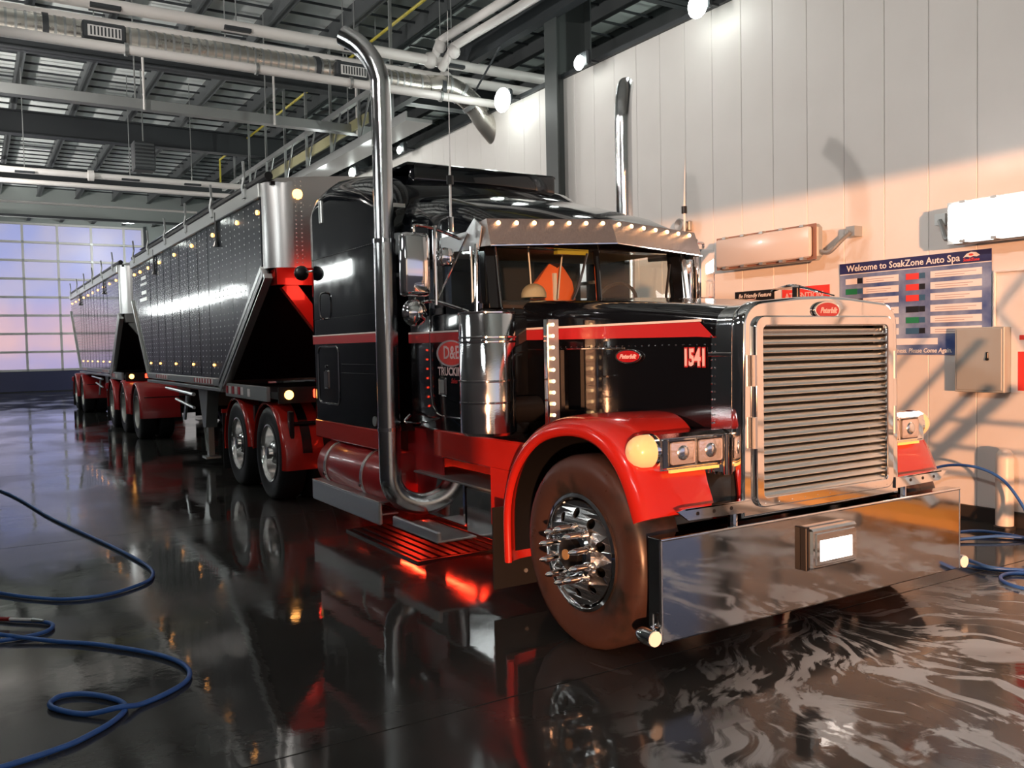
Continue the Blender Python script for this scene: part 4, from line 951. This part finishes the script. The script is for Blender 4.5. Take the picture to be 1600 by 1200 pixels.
# hat and vest seen through the windshield
cap = MB(); cap.sphere((-1.60, -.45, 2.0), .094, 16, (1.05, 1, .95)); bmesh.ops.delete(cap.bm, geom=[v for v in cap.bm.verts if v.co.z < 1.96], context='VERTS')
cap = cap.build('cap', 'khaki', None, ang=60); tag(cap, 'khaki cap on the dashboard behind the left windshield pane', 'cap')
MB().tube([(-1.52, -.50, 1.935), (-1.513, -.475, 1.958), (-1.512, -.45, 1.96), (-1.52, -.425, 1.937)], .006, 6).build('back_strap', 'black_plastic', cap)
vest = MB().loft([[Vector((-1.98+.03*math.cos(a), -.02+w*math.cos(a), z+.02*math.sin(3*a))) + Vector((.07*math.sin(a), 0, 0)) for a in [2*PI*k/12 for k in range(12)]] for z, w in ((1.88, .19), (2.0, .20), (2.12, .17), (2.20, .10), (2.26, .04))]).build('safety_vest', 'orange', None); tag(vest, 'orange safety vest hanging inside the cab behind the windshield', 'vest')
MB().box((-1.93, -.06, 1.90), (-1.905, -.03, 2.20)).build('reflective_stripe', 'text_white', vest, smooth=False)

# ============================================================ TRAILERS
TY0 = 1.30
def clip_poly(poly, x0, x1):
    def cl(p, xx, keep_gt):
        out = []
        for i in range(len(p)):
            a, b = p[i], p[(i+1) % len(p)]
            ia = a[0] >= xx if keep_gt else a[0] <= xx; ib = b[0] >= xx if keep_gt else b[0] <= xx
            if ia: out.append(a)
            if ia != ib:
                t = (xx-a[0])/(b[0]-a[0]); out.append((xx, a[1]+(b[1]-a[1])*t))
        return out
    p = cl(poly, x0, True)
    return cl(p, x1, False) if p else p
def trailer(name, label, xf, xr, f_slope, r_slope, zt, zf, zr_, hitch, rear_wheels, lights_top, lights_bot, seed):
    brm = 'red' if seed == 1 else 'galv'
    t = thing(name, label, 'trailer', (xf, 0, 0), 'grain trailers')
    # side outline: top rail z zt, front slope from f_slope[0] to f_slope[1], rear the same
    poly = [(xf, zt), (xr, zt), (xr, r_slope[0]), (r_slope[1], 1.30), (f_slope[1], 1.30), (xf, f_slope[0])]
    for s in (-1, 1):
        a, b = s*TY0, s*(TY0-.02)
        xx = xf-.05
        while xx > xr:
            x0 = max(xx-.62, xr); p = clip_poly(poly, x0+.004, xx-.004)
            if len(p) >= 3: MB().prism(p, 'Y', min(a, b), max(a, b)).build('side_sheet', 'panel', t, smooth=False)
            MB().box((x0-.012, min(a, s*(TY0+.004)), max(1.32, 1.32)), (x0+.012, max(a, s*(TY0+.004)), zt)).build('seam_strip', 'panel', t, smooth=False) if (x0 < f_slope[1] and x0 > r_slope[1]) else None
            xx = x0
        if s < 0:
            rv = bmesh.new(); x = xf-.10
            me_v = []; me_f = []
            while x > xr:
                zb = 1.36
                if x > f_slope[1]: zb = 1.30+(x-f_slope[1])/(xf-f_slope[1])*(f_slope[0]-1.3)+.06
                if x < r_slope[1]: zb = 1.30+(x-r_slope[1])/(xr-r_slope[1])*(r_slope[0]-1.3)+.06
                z = zt-.16
                while z > zb:
                    i = len(me_v); q = .012
                    me_v += [(x-q, -TY0, z), (x, -TY0, z-q), (x+q, -TY0, z), (x, -TY0, z+q), (x, -TY0-.007, z)]
                    me_f += [(i, i+1, i+4), (i+1, i+2, i+4), (i+2, i+3, i+4), (i+3, i, i+4)]
                    z -= .074
                x -= .205
            rv.free()
            me = bpy.data.meshes.new('side_rivets'); me.from_pydata([(v[0]-xf, v[1], v[2]) for v in me_v], [], me_f); me.materials.append(M_['rivet'])
            o = bpy.data.objects.new('side_rivets', me); COL.objects.link(o); o.parent = t; o['kind'] = 'stuff'
        # rails
        y0, y1 = min(s*(TY0-.06), s*(TY0+.03)), max(s*(TY0-.06), s*(TY0+.03))
        MB().box((xr-.05, y0, zt-.11), (xf, y1, zt+.045), .01).build('top_rail', 'trim_steel', t, smooth=False)
        MB().box((r_slope[1]-.05, y0, 1.205), (f_slope[1]+.05, y1, 1.30), .01).box((r_slope[1]-.1, y0, 1.13), (f_slope[1]+.2, y1+(0), 1.18), .01).build('bottom_rail', 'trim_steel', t, smooth=False)
        # reflective tape
        for x0, n in ((f_slope[1]-.25, 7), (r_slope[1]+1.8, 6)):
            for k in range(n):
                MB().box((x0-.16*k-.16, s*(TY0+.034)-.003, 1.225), (x0-.16*k-.08, s*(TY0+.034)+.003, 1.285)).build('reflective_tape', 'dull_red', t, smooth=False)
                MB().box((x0-.16*k-.08, s*(TY0+.034)-.003, 1.225), (x0-.16*k, s*(TY0+.034)+.003, 1.285)).build('reflective_tape', 'sign_pale', t, smooth=False)
        def slope_bar(p, q, off, w, mm='trim_steel', nm='slope_rail'):
            d = (Vector((q[0], 0, q[1]))-Vector((p[0], 0, p[1]))).normalized(); nn = Vector((d.z, 0, -d.x))*off
            A = [Vector((p[0], 0, p[1]))+nn*k for k in (0, 1)]; B = [Vector((q[0], 0, q[1]))+nn*k for k in (0, 1)]
            ya, yb = s*(TY0-w), s*(TY0+.035)
            MB().loft([[A[0]+Vector((0, ya, 0)), A[0]+Vector((0, yb, 0)), A[1]+Vector((0, yb, 0)), A[1]+Vector((0, ya, 0))], [B[0]+Vector((0, ya, 0)), B[0]+Vector((0, yb, 0)), B[1]+Vector((0, yb, 0)), B[1]+Vector((0, ya, 0))]]).build(nm, mm, t, smooth=False)
        slope_bar((xf+.0, f_slope[0]), (f_slope[1], 1.25), -.07, .05)
        slope_bar((xf+.13, f_slope[0]-.08), (f_slope[1]+.27, 1.25), -.06, .05)
        slope_bar((xf+.06, f_slope[0]-.03), (f_slope[1]+.07, 1.25), -.13, .02, 'galv', 'slope_web')
        slope_bar((xr, r_slope[0]), (r_slope[1], 1.25), .05, .05)
    # hopper floor plates (front and rear slopes), bottom
    W2 = TY0-.03
    MB().loft([[Vector((xf, -W2, f_slope[0])), Vector((xf, W2, f_slope[0])), Vector((xf-.03, W2, f_slope[0])), Vector((xf-.03, -W2, f_slope[0]))], [Vector((f_slope[1], -W2, 1.28)), Vector((f_slope[1], W2, 1.28)), Vector((f_slope[1]-.03, W2, 1.28)), Vector((f_slope[1]-.03, -W2, 1.28))]]).build('front_slope_sheet', 'hopper', t, smooth=False)
    MB().loft([[Vector((xr, -W2, r_slope[0])), Vector((xr, W2, r_slope[0])), Vector((xr+.03, W2, r_slope[0])), Vector((xr+.03, -W2, r_slope[0]))], [Vector((r_slope[1], -W2, 1.28)), Vector((r_slope[1], W2, 1.28)), Vector((r_slope[1]+.03, W2, 1.28)), Vector((r_slope[1]+.03, -W2, 1.28))]]).build('rear_slope_sheet', 'hopper', t, smooth=False)
    MB().box((r_slope[1], -W2, 1.24), (f_slope[1], W2, 1.27)).build('hopper_floor', 'hopper', t, smooth=False)
    MB().box((xr-.02, -W2, r_slope[0]), (xr+.01, W2, zt)).build('rear_wall', 'aluminium', t, smooth=False)
    # front wall with rounded corners
    rr = .26; arc = []
    for s in (-1, 1):
        pts = [Vector((xf+rr*math.sin(a), s*(TY0-rr+rr*math.cos(a)), 0)) for a in [PI/2*k/8 for k in range(9)]]
        MB().loft([[p+Vector((0, 0, f_slope[0]-.02)) for p in pts]+[p*1+Vector((-.02, -s*.02, f_slope[0]-.02)) for p in pts[::-1]], [p+Vector((0, 0, zt+.04)) for p in pts]+[p+Vector((-.02, -s*.02, zt+.04)) for p in pts[::-1]]]).build('front_corner', 'aluminium', t, ang=40)
        rv = MB()
        for k in range(20):
            for dy in (.0, .06): rv.sphere((xf+rr+.004, s*(TY0-rr-.03-dy), f_slope[0]+.03+k*.045), .008, 5)
        rv.build('corner_rivets', 'satin_alu', t, kind='stuff')
    MB().box((xf+rr-.02, -(TY0-rr), f_slope[0]-.02), (xf+rr, TY0-rr, zt+.04)).build('front_wall', 'aluminium', t, smooth=False)
    MB().prism([(-1.26, zt+.03)]+[(y, zt+.05+.11*math.cos(y/TY0*PI/2)) for y in (-1.2, -.8, -.4, 0, .4, .8, 1.2)]+[(1.26, zt+.03)], 'X', xf+.12, xf+rr-.005).build('front_cap', 'aluminium', t, smooth=False)
    rv = MB()
    for k in range(28):
        for z in (zt-.20, f_slope[0]+.10): rv.sphere((xf+rr+.002, -1.0+k*.074, z), .007, 5)
    rv.build('wall_rivets', 'satin_alu', t, kind='stuff')
    for y in (-.86, .86): MB().lathe([(.055, 0), (.05, .02), (.038, .03), (.001, .035)], (xf+rr, y*1.15, zt-.09), 'X', 14).build('amber_marker', 'amber', t); 
    # rolled tarp and its hooks
    MB().tube([(xf+.2, -TY0+.03, zt+.09), (xr, -TY0+.03, zt+.09)], .045, 10).build('rolled_tarp', 'black_plastic', t)
    MB().loft([[Vector((xf+.2, y, zt+.05+.10*math.cos(y/TY0*PI/2))) for y in (-1.25, -.8, -.3, .3, .8, 1.25)]+[Vector((xf+.2, 1.25, zt)), Vector((xf+.2, -1.25, zt))], [Vector((xr, y, zt+.05+.10*math.cos(y/TY0*PI/2))) for y in (-1.25, -.8, -.3, .3, .8, 1.25)]+[Vector((xr, 1.25, zt)), Vector((xr, -1.25, zt))]]).build('tarp', 'black_plastic', t, smooth=False)
    nh = 6
    for k in range(nh):
        x = xf-.55-(xf-xr-1.0)*k/(nh-1)
        MB().tube([(x, -TY0-.02, zt-.06), (x, -TY0-.05, zt+.08), (x+.02, -TY0-.03, zt+.20), (x+.07, -TY0-.05, zt+.36)], .016, 6).box((x-.03, -TY0-.05, zt-.04), (x+.09, -TY0-.02, zt+.06)).build('tarp_hook', 'galv', t, smooth=False)
    for k in (.22, .72):
        x = xf-(xf-xr)*k; MB().tube([(x, -TY0-.02, zt), (x-.01, -TY0-.02, zt-.35)], .018, 6).cyl((x-.01, -TY0-.02, zt-.35), (x-.01, -TY0-.02, zt-.42), .02, .05, 8).build('rubber_strap', 'black_plastic', t, smooth=False)
    for x in lights_top: MB().sphere((x, -TY0-.006, zt-.245), .030, 8, (1, .6, .9)).build('amber_marker', 'amber', t)
    for x in lights_bot: MB().sphere((x, -TY0-.006, 1.47), .022, 8, (1, .6, .8)).build('amber_marker', 'amber', t)
    # chassis under the hopper ends
    MB().box((xf-2.6, -.45, 1.0), (xf+.2, .45, 1.14)).box((xr+.2, -.45, .95), (r_slope[1]+1.2, .45, 1.2)).build('chassis', 'frame_black', t, smooth=False)
    MB().box((xf-2.5, -1.27, 1.125), (xf+.30, 1.27, 1.20)).build('front_deck', 'frame_black', t, smooth=False)
    for s in (-1, 1):
        MB().box((xf-1.75, min(s*1.27, s*1.315), 1.09), (xf+.02, max(s*1.27, s*1.315), 1.25), .006).build('deck_side_plate', 'galv', t, smooth=False)
        for k in range(6):
            MB().box((xf-1.70+.14*k, s*1.318-.004, 1.13), (xf-1.64+.14*k+.02, s*1.318+.004, 1.22)).build('reflective_tape', 'dull_red' if k % 2 == 0 else 'sign_pale', t, smooth=False)
        MB().box((xf-.72, s*1.318-.004, 1.12), (xf-.62, s*1.318+.004, 1.21)).build('reflective_tape', 'sign_pale', t, smooth=False)
    MB().box((xf+.28, -1.27, 1.08), (xf+.31, 1.27, 1.25)).build('deck_front_plate', 'frame_black', t, smooth=False)
    for y in (-1.16, 1.16): MB().lathe([(.05, 0), (.045, .015), (.001, .03)], (xf+.31, y, 1.17), 'X', 14).build('amber_marker', 'amber', t)
    for y in (-.80, .80): MB().box((xf+.31, y-.10, 1.13), (xf+.325, y+.10, 1.22), .01).build('red_marker', 'redlamp', t)
    # triangular front frame (red braces)
    for s in (-1, 1):
        MB().prism([(xf+.20, f_slope[0]-.02), (xf+.20, f_slope[0]-.20), (xf-.02, f_slope[0]-.20), (xf-.02, f_slope[0]-.04)], 'Y', min(s*.6, s*1.22), max(s*.6, s*1.22)).build('frame_gusset', brm, t, smooth=False)
        MB().box((xf+.16, min(0, s*1.22), f_slope[0]-.20), (xf+.22, max(0, s*1.22), f_slope[0]-.03)).build('front_crossbar', brm, t, smooth=False)
        A = Vector((xf+.18, s*1.10, f_slope[0]-.18)); B = Vector((xf+.24, s*.25, 1.22)); w = Vector((0, .06, .05))
        MB().loft([[A-w, A+w, A+w+Vector((-.10, 0, 0)), A-w+Vector((-.10, 0, 0))], [B-w, B+w, B+w+Vector((-.10, 0, 0)), B-w+Vector((-.10, 0, 0))]]).build('front_brace', brm, t, smooth=False)
    # landing gear
    for s in (-1, 1):
        X = hitch
        MB().prism([(X-.30, 1.14), (X+.34, 1.14), (X+.14, .55), (X-.02, .55)], 'Y', min(s*.98, s*1.14), max(s*.98, s*1.14)).build('landing_leg', 'trim_steel', t, smooth=False)
        lg = MB().box((X-.01, min(s*1.02, s*1.10), .14), (X+.12, max(s*1.02, s*1.10), .56)).box((X-.08, min(s*.95, s*1.16), .10), (X+.20, max(s*.95, s*1.16), .13)).cyl((X-.3, s*1.10, 1.12), (X+.02, s*1.10, .20), .02, n=6).build('landing_foot', 'trim_steel', t, smooth=False)
        # side guards and pipes
        MB().cyl((X-.3, s*1.20, 1.02), (X-2.4, s*1.20, 1.06), .028, n=8).cyl((X-.3, s*1.20, .82), (X-1.6, s*1.20, .90), .022, n=8).build('side_pipe', 'trim_steel', t)
        MB().prism([(X-.85, .98), (X-.72, .98), (X-.98, .60), (X-1.1, .60)], 'Y', min(s*1.18, s*1.21), max(s*1.18, s*1.21)).build('crank_bracket', 'trim_steel', t, smooth=False)
    for x in rear_wheels:
        for s in (-1, 1): drive_wheel(x, s*1.30, -1 if s < 0 else 1, t, 'rubber_dark', 'trailer_wheel', hub=False)
        MB().cyl((x, -1.0, .515), (x, 1.0, .515), .065, n=10).build('axle', 'frame_black', t)
        for s in (-1, 1):
            f = half_fender(x, s*.62, s*1.34, t, .60, -8, 186, 'dark_red')
            MB().cyl((x+.50, s*.5, .80), (x+.50, s*1.25, .80), .02, n=6).build('fender_bracket', 'black_plastic', f)
    xe = rear_wheels[-1]-.62
    for s in (-1, 1):
        MB().box((xe-.03, min(s*.62, s*1.34), .10), (xe, max(s*.62, s*1.34), .80)).build('mud_flap', 'rubber_dark', t, smooth=False)
        MB().box((xe-.06, min(s*1.1, s*1.36), .84), (xe+.04, max(s*1.1, s*1.36), .98), .02).build('tail_lamp', 'dull_red', t)
    MB().box((rear_wheels[-1]-.6, -.45, .60), (rear_wheels[0]+.7, .45, .95)).build('suspension', 'frame_black', t, smooth=False)
    return t
t1 = trailer('grain_trailer', 'lead black riveted hopper trailer hitched right behind the truck sleeper', -5.55, -14.3, (2.53, -7.62), (2.66, -12.78), 3.37, 0, 0, -9.4, (-14.33, -16.05, -17.78),
    (-5.70, -6.55, -7.75, -9.0, -10.25, -11.5, -12.55, -13.4, -14.05), (-7.9, -9.15, -10.4, -11.7, -12.6), 1)
MB().box((-13.4, -1.306, 2.86), (-12.75, -1.302, 2.90)).box((-13.5, -1.306, 2.58), (-12.75, -1.302, 2.64)).box((-13.3, -1.306, 2.70), (-12.8, -1.302, 2.76)).box((-13.3, -1.306, 2.96), (-12.8, -1.302, 3.02)).build('side_decal', 'satin_alu', t1, smooth=False)
t2 = trailer('grain_trailer', 'rear black hopper trailer farther back, mirroring the pink overhead door', -16.15, -26.4, (2.50, -17.75), (3.0, -24.2), 3.45, 0, 0, -20.0, (-23.9, -25.7),
    [-16.5-1.05*k for k in range(10)], [-18-1.1*k for k in range(6)], 2)

# ============================================================ SIGNS AND WALL ITEMS
def wall_rect(name, x0, x1, z0, z1, m, parent, d=.004, y=WY):
    return MB().box((x0, y-d, z0), (x1, y-d+.0035, z1)).build(name, m, parent, smooth=False)
RX = (1, 0, 0); UZ = (0, 0, 1)
sg = thing('price_board', 'large blue board headed Welcome to SoakZone Auto Spa, with price strips', 'sign', (-1.26, WY-.01, 1.95))
x0, x1, z0, z1 = -2.045, -.490, 1.475, 2.395
def SX(u): return x0+(x1-x0)*u
def SZ(v): return z1-(z1-z0)*v
wall_rect('board', x0, x1, z0, z1, 'sign_blue', sg, .012)
wall_rect('header_band', x0, x1, SZ(.115), z1, 'sign_navy', sg, .016)
wall_rect('header_line', x0, x1, SZ(.124), SZ(.116), 'text_white', sg, .016)
yy = WY-.020
text('Welcome to SoakZone Auto Spa', .088, 'text_white', sg, (SX(.055), yy, SZ(.062)), RX, UZ, .001, 'LEFT', bold=.0012, sx=1.0)
text('Thank You For Your Business. Please Come Again.', .058, 'text_white', sg, (SX(.055), yy, SZ(.957)), RX, UZ, .001, 'LEFT', bold=.001, shear=.15, sx=.93)
# winged red and white emblem
Tm = Matrix(((1, 0, 0, SX(.885)), (0, 0, -1, yy), (0, 1, 0, SZ(.045)), (0, 0, 0, 1)))
curve_mesh('board_emblem', [[(-.075, -.018), (-.04, .016), (0, .028), (.045, .022), (.08, -.006), (.05, -.016), (.02, -.010), (-.01, -.020), (-.04, -.010)]], .001, 'text_white', sg, Tm)
curve_mesh('board_emblem_mark', [circ(0, .004, .022, 14, .010)], .0016, 'sign_red', sg, Tm)
text('SoakZone', .036, 'sign_red', sg, (SX(.885), yy, SZ(.088)), RX, UZ, .001, bold=.0008, shear=.2)
rows = [.165, .275, .385, .500, .610, .720]
cols = ['sign_pale', 'sign_green', 'sign_green', 'sign_navy', 'sign_red', 'sign_teal'], ['sign_red', 'sign_red', 'sign_red', 'sign_black', 'sign_green', 'sign_teal']
for c in (0, 1):
    u0, u1, ut = (.045, .425, .13) if c == 0 else (.475, .945, .59)
    for i, v in enumerate(rows):
        wall_rect('price_strip', SX(u0+.13 if c == 0 else u0+.16), SX(u1), SZ(v+.068), SZ(v), 'sign_pale', sg, .0155)
        wall_rect('strip_tag', SX(u0), SX(u0+.085), SZ(v+.066), SZ(v+.004), cols[c][i], sg, .0160)
        wall_rect('strip_photo', SX(u0+.088), SX(u0+.125), SZ(v+.062), SZ(v+.006), 'sign_black' if (i+c) % 2 == 0 else 'sign_teal', sg, .0160)
        MB().box((SX(u0+.155 if c == 0 else u0+.19), yy+.002, SZ(v+.030)), (SX(u1-.03-.02*(i % 3)), yy+.0025, SZ(v+.024))).box((SX(u0+.155 if c == 0 else u0+.19), yy+.002, SZ(v+.052)), (SX(u1-.10+.02*(i % 2)), yy+.0025, SZ(v+.046))).build('print_lines', 'text_grey', sg, smooth=False)
wall_rect('price_strip', SX(.30), SX(.68), SZ(.895), SZ(.83), 'sign_pale', sg, .0155); wall_rect('strip_tag', SX(.25), SX(.325), SZ(.893), SZ(.832), 'sign_red', sg, .016)
s2 = tag(wall_rect('notice_sign', -2.795, -2.175, 1.98, 2.205, 'sign_red', None, .010), 'red ATTENTION sign on the wall behind the grille top', 'sign')
text('ATTENTION', .095, 'text_pink', s2, (-2.755, WY-.012, 2.105), RX, UZ, .001, 'LEFT', bold=.0015, sx=.95)
s3 = tag(wall_rect('notice_sign', -3.485, -2.905, 2.0, 2.205, 'sign_black', None, .010), 'small black sign with white script left of the ATTENTION sign', 'sign')
text('Be Friendly Feature', .066, 'text_white', s3, (-3.43, WY-.012, 2.150), RX, UZ, .001, 'LEFT', bold=.0006, shear=.25, sx=.92)
MB().box((-3.30, WY-.013, 2.108), (-3.17, WY-.012, 2.113)).build('print_line', 'text_pink', s3, smooth=False)
s4 = tag(wall_rect('notice_sign', -.322, .35, 1.15, 1.70, 'sign_pale', None, .012), 'white notice with red panel at the right edge beside the grey cabinet', 'sign')
wall_rect('red_panel', -.262, .30, 1.17, 1.50, 'sign_red', s4, .0145); wall_rect('red_heading', -.250, .28, 1.60, 1.64, 'sign_red', s4, .0145)
cb = MB().box((-.765, WY-.11, 1.15), (-.325, WY, 1.715), .006).build('electrical_cabinet', 'cabinet', None, smooth=False); tag(cb, 'grey electrical cabinet on the wall under the price board corner', 'cabinet')
MB().box((-.745, WY-.116, 1.17), (-.345, WY-.109, 1.70), .003).build('cabinet_door', 'cabinet', cb, smooth=False)
MB().box((-.475, WY-.128, 1.43), (-.455, WY-.116, 1.50), .004).cyl((-.465, WY-.13, 1.44), (-.465, WY-.116, 1.44), .014, n=10).build('latch', 'black_plastic', cb)
sp_ = thing('wall_spotlight', 'small round spotlight on the wall above the right mirror', 'light', (-4.24, WY-.1, 3.06))
MB().lathe([(.001, 0), (.05, .01), (.075, .05), (.085, .11), (.07, .12), (.001, .10)], (-4.24, WY-.06, 3.06), 'Y', 18, -1).build('lamp_head', 'galv', sp_); MB().box((-4.30, WY-.06, 3.0), (-4.18, WY, 3.12), .01).build('mount', 'galv', sp_)
sw_ = thing('wall_conduit', 'pale electrical conduit running along the wall at the right edge', 'conduit', (.1, WY-.03, 2.2))
MB().cyl((-.46, WY-.02, 2.19), (1.5, WY-.02, 2.19), .012, n=8).cyl((-.46, WY-.02, 1.72), (-.46, WY-.02, 2.19), .012, n=8).build('conduit_run', 'pvc', sw_)
bo = MB().lathe([(.07, 0), (.07, .60), (.064, .64), (.042, .67), (.001, .68)], (-.30, 3.43, 0), 'Z', 28).build('bollard', 'bollard', None, ang=50); tag(bo, 'short pale round-topped bollard on the floor near the wall, right', 'bollard')
MB().lathe([(.085, 0), (.085, .02), (.0715, .03)], (-.30, 3.43, 0), 'Z', 24).build('base_ring', 'base', bo)
# ------------------------------------------------------------ floor things
gt = thing('floor_grate', 'dark steel floor drain grate under the truck steps', 'grate', (-2.9, -.5, 0))
MB().box((-3.66, -1.17, .0), (-2.17, -1.14, .018)).box((-3.66, 1.12, 0), (-2.17, 1.15, .018)).box((-3.66, -1.14, 0), (-3.63, 1.12, .018)).box((-2.20, -1.14, 0), (-2.17, 1.12, .018)).build('frame', 'grate', gt, smooth=False)
for k in range(26): MB().box((-3.62, -1.12+.086*k, .002), (-2.21, -1.095+.086*k+.035, .022), .003).build('bar', 'grate', gt, smooth=False)
def hose(name, lab, pts, r=.0125, grp='blue hoses'):
    p = smooth_path([(x, y, z) for x, y, z in pts], 7)
    o = MB().tube(p, r, 10).build(name, 'blue_hose', None, ang=60); tag(o, lab, 'hose', grp); return o
Z = .014
hose('pressure_hose', 'blue hose making one wide bend on the wet floor, upper left', [(-11.5, -4.6, Z), (-8.48, -3.747, Z), (-6.0, -3.36, Z), (-4.2, -3.03, Z), (-3.3, -2.90, Z), (-2.93, -2.93, Z), (-2.75, -3.05, Z), (-2.62, -3.27, Z), (-2.66, -3.50, Z), (-2.85, -3.70, Z), (-3.09, -3.87, Z), (-3.6, -4.2, Z)])
hose('pressure_hose', 'blue hose curling in loops over the floor, lower left', [(-3.0, -4.25, Z), (-2.42, -3.893, Z), (-2.22, -3.70, Z), (-2.10, -3.63, Z), (-1.98, -3.66, Z), (-1.93, -3.77, Z), (-1.95, -3.95, Z), (-2.1, -4.15, Z), (-2.25, -4.2, Z), (-2.2, -4.10, Z+.02), (-1.99, -3.904, Z+.02), (-1.75, -3.65, Z), (-1.545, -3.451, Z), (-1.25, -3.24, Z), (-1.02, -3.13, Z), (-.83, -3.10, Z), (-.68, -3.14, Z), (-.57, -3.25, Z), (-.50, -3.38, Z+.0), (-.46, -3.47, Z+.022), (-.52, -3.60, Z), (-.64, -3.70, Z), (-.74, -3.735, Z), (-.82, -3.69, Z), (-.80, -3.60, Z), (-.70, -3.51, Z), (-.58, -3.45, Z), (-.47, -3.45, Z), (-.36, -3.52, Z), (-.27, -3.62, Z), (-.21, -3.72, Z), (-.15, -3.94, Z), (-.1, -4.3, Z)])
wd = thing('spray_wand', 'red and white spray wand lying across the blue hose, left edge', 'wand', (-2.2, -3.8, .03))
A = Vector((-2.33, -3.95, .04)); 
MB().cyl((-2.62, -4.25, .035), (-2.27, -3.845, .042), .013, n=10).build('grip', 'wand_red', wd); MB().cyl((-2.27, -3.845, .042), (-2.17, -3.73, .042), .010, n=10).build('lance', 'text_white', wd); MB().cyl((-2.17, -3.73, .042), (-2.12, -3.675, .040), .014, .008, 10).build('nozzle', 'galv', wd)
hose('pressure_hose', 'blue hose coiled by the bollard and wall, right edge', [(.9, 2.4, Z), (.50, 2.05, Z), (.20, 1.98, Z), (-.02, 2.20, Z), (-.25, 2.55, Z), (-.10, 2.95, Z+.02), (.05, 3.15, Z), (-.30, 3.02, Z+.02), (-.40, 2.60, Z), (-.15, 2.20, Z+.02), (.25, 2.0, Z+.03), (.45, 1.98, Z+.02), (.62, 2.3, Z), (.5, 2.75, Z), (.2, 3.0, .05), (-.02, 3.2, .25), (-.25, 3.28, .45), (-.55, 3.32, .52), (-.9, 3.35, .45), (-1.1, 3.3, .2), (-1.0, 3.1, .03), (-.7, 2.9, Z), (-.5, 2.85, Z)])
hose('pressure_hose', 'short blue hose loop at the right edge of the foamy floor', [(1.2, 1.9, Z), (.85, 1.72, Z), (.68, 1.72, Z), (.56, 1.83, Z), (.53, 1.98, Z), (.62, 2.08, Z), (.9, 2.15, Z), (1.3, 2.3, Z)])

# portable steel stairs standing just past the right edge of the frame; the low sun throws their shadow on the wall
stt = thing('portable_stairs', 'steel service stairs with rails standing beyond the right edge of the frame', 'stairs', (1.9, 1.97, 0))
def shp(x, z, dy=1.6): return Vector((x+dy*1.5556, WY-dy, z+dy*.0185))
def shbar(p, q, w, name, dy=1.6): return MB().cyl(shp(*p, dy), shp(*q, dy), w, n=8).build(name, 'galv', stt)
shbar((-1.20, .38), (-.33, 1.19), .045, 'stringer'); shbar((-1.30, .52), (-.62, 1.20), .032, 'stringer')
shbar((-1.50, .80), (-.70, 1.60), .026, 'handrail'); shbar((-1.62, 1.15), (-1.1, 1.67), .016, 'handrail')
shbar((-.47, 1.84), (-.15, 2.22), .022, 'top_brace'); shbar((-.47, 1.87), (-.1, 1.42), .020, 'top_brace')
for z, x0 in ((.89, -.92), (.645, -1.08), (.405, -1.0)): shbar((x0, z), (.8, z-.02), .022, 'guard_rail')
shbar((-.55, .17), (.8, .12), .06, 'base_rail'); shbar((.3, .03), (.3, 2.2), .03, 'post'); shbar((.8, .03), (.8, 2.2), .03, 'post'); shbar((-.15, 2.22), (.8, 2.22), .022, 'top_rail')

gd = MB().prism([(3.02, 0), (3.40, 0), (3.40, .10), (3.30, .16), (3.10, .16), (3.02, .08)], 'X', 1.3, 4.6).build('wheel_guide', 'wood', None, smooth=False); tag(gd, 'orange-yellow wheel guide along the right wall beyond the frame, mirrored in the bumper', 'curb')
for i, x in enumerate((-5.0, -13.0, -21.0)):  # hidden lamps added to brighten the roof liner past the right wall
    t = thing('fill_lamp', 'unseen fill lamp in the neighbouring bay behind the right wall, '+ORD[i], 'light', (x, 8.2, 5.9), 'fill lamps added in the neighbouring bay')
    MB().lathe([(.001, .35), (.08, .34), (.10, .15), (.24, 0), (.23, -.01), (.09, .12), (.001, .13)], (x, 8.2, 5.9), 'Z', 20).build('lamp_shade', 'galv', t)
    MB().cyl((x, 8.2, 6.25), (x, 8.2, 8.21), .01, n=6).build('cord', 'black_plastic', t); MB().sphere((x, 8.2, 5.97), .07, 10).build('bulb', 'flood', t)
    light('fill_light', 'POINT', (x, 8.2, 5.78), 420, (.92, 1, .92), t, .1)

for y, lab in ((1.9, 'added fill lamp above the overhead door, unseen behind the bulkhead'),):  # hidden lamp added to light the door rails and back wall
    t = thing('fill_lamp', lab, 'light', (-36.5, y, 7.2))
    MB().lathe([(.001, .35), (.08, .34), (.10, .15), (.24, 0), (.23, -.01), (.09, .12), (.001, .13)], (-36.5, y, 7.2), 'Z', 20).build('lamp_shade', 'galv', t)
    MB().cyl((-36.5, y, 7.54), (-36.5, y, 8.21), .01, n=6).build('cord', 'black_plastic', t); MB().sphere((-36.5, y, 7.27), .07, 10).build('bulb', 'flood', t)
    light('fill_light', 'POINT', (-36.5, y, 7.1), 330, (.96, 1, .96), t, .1)
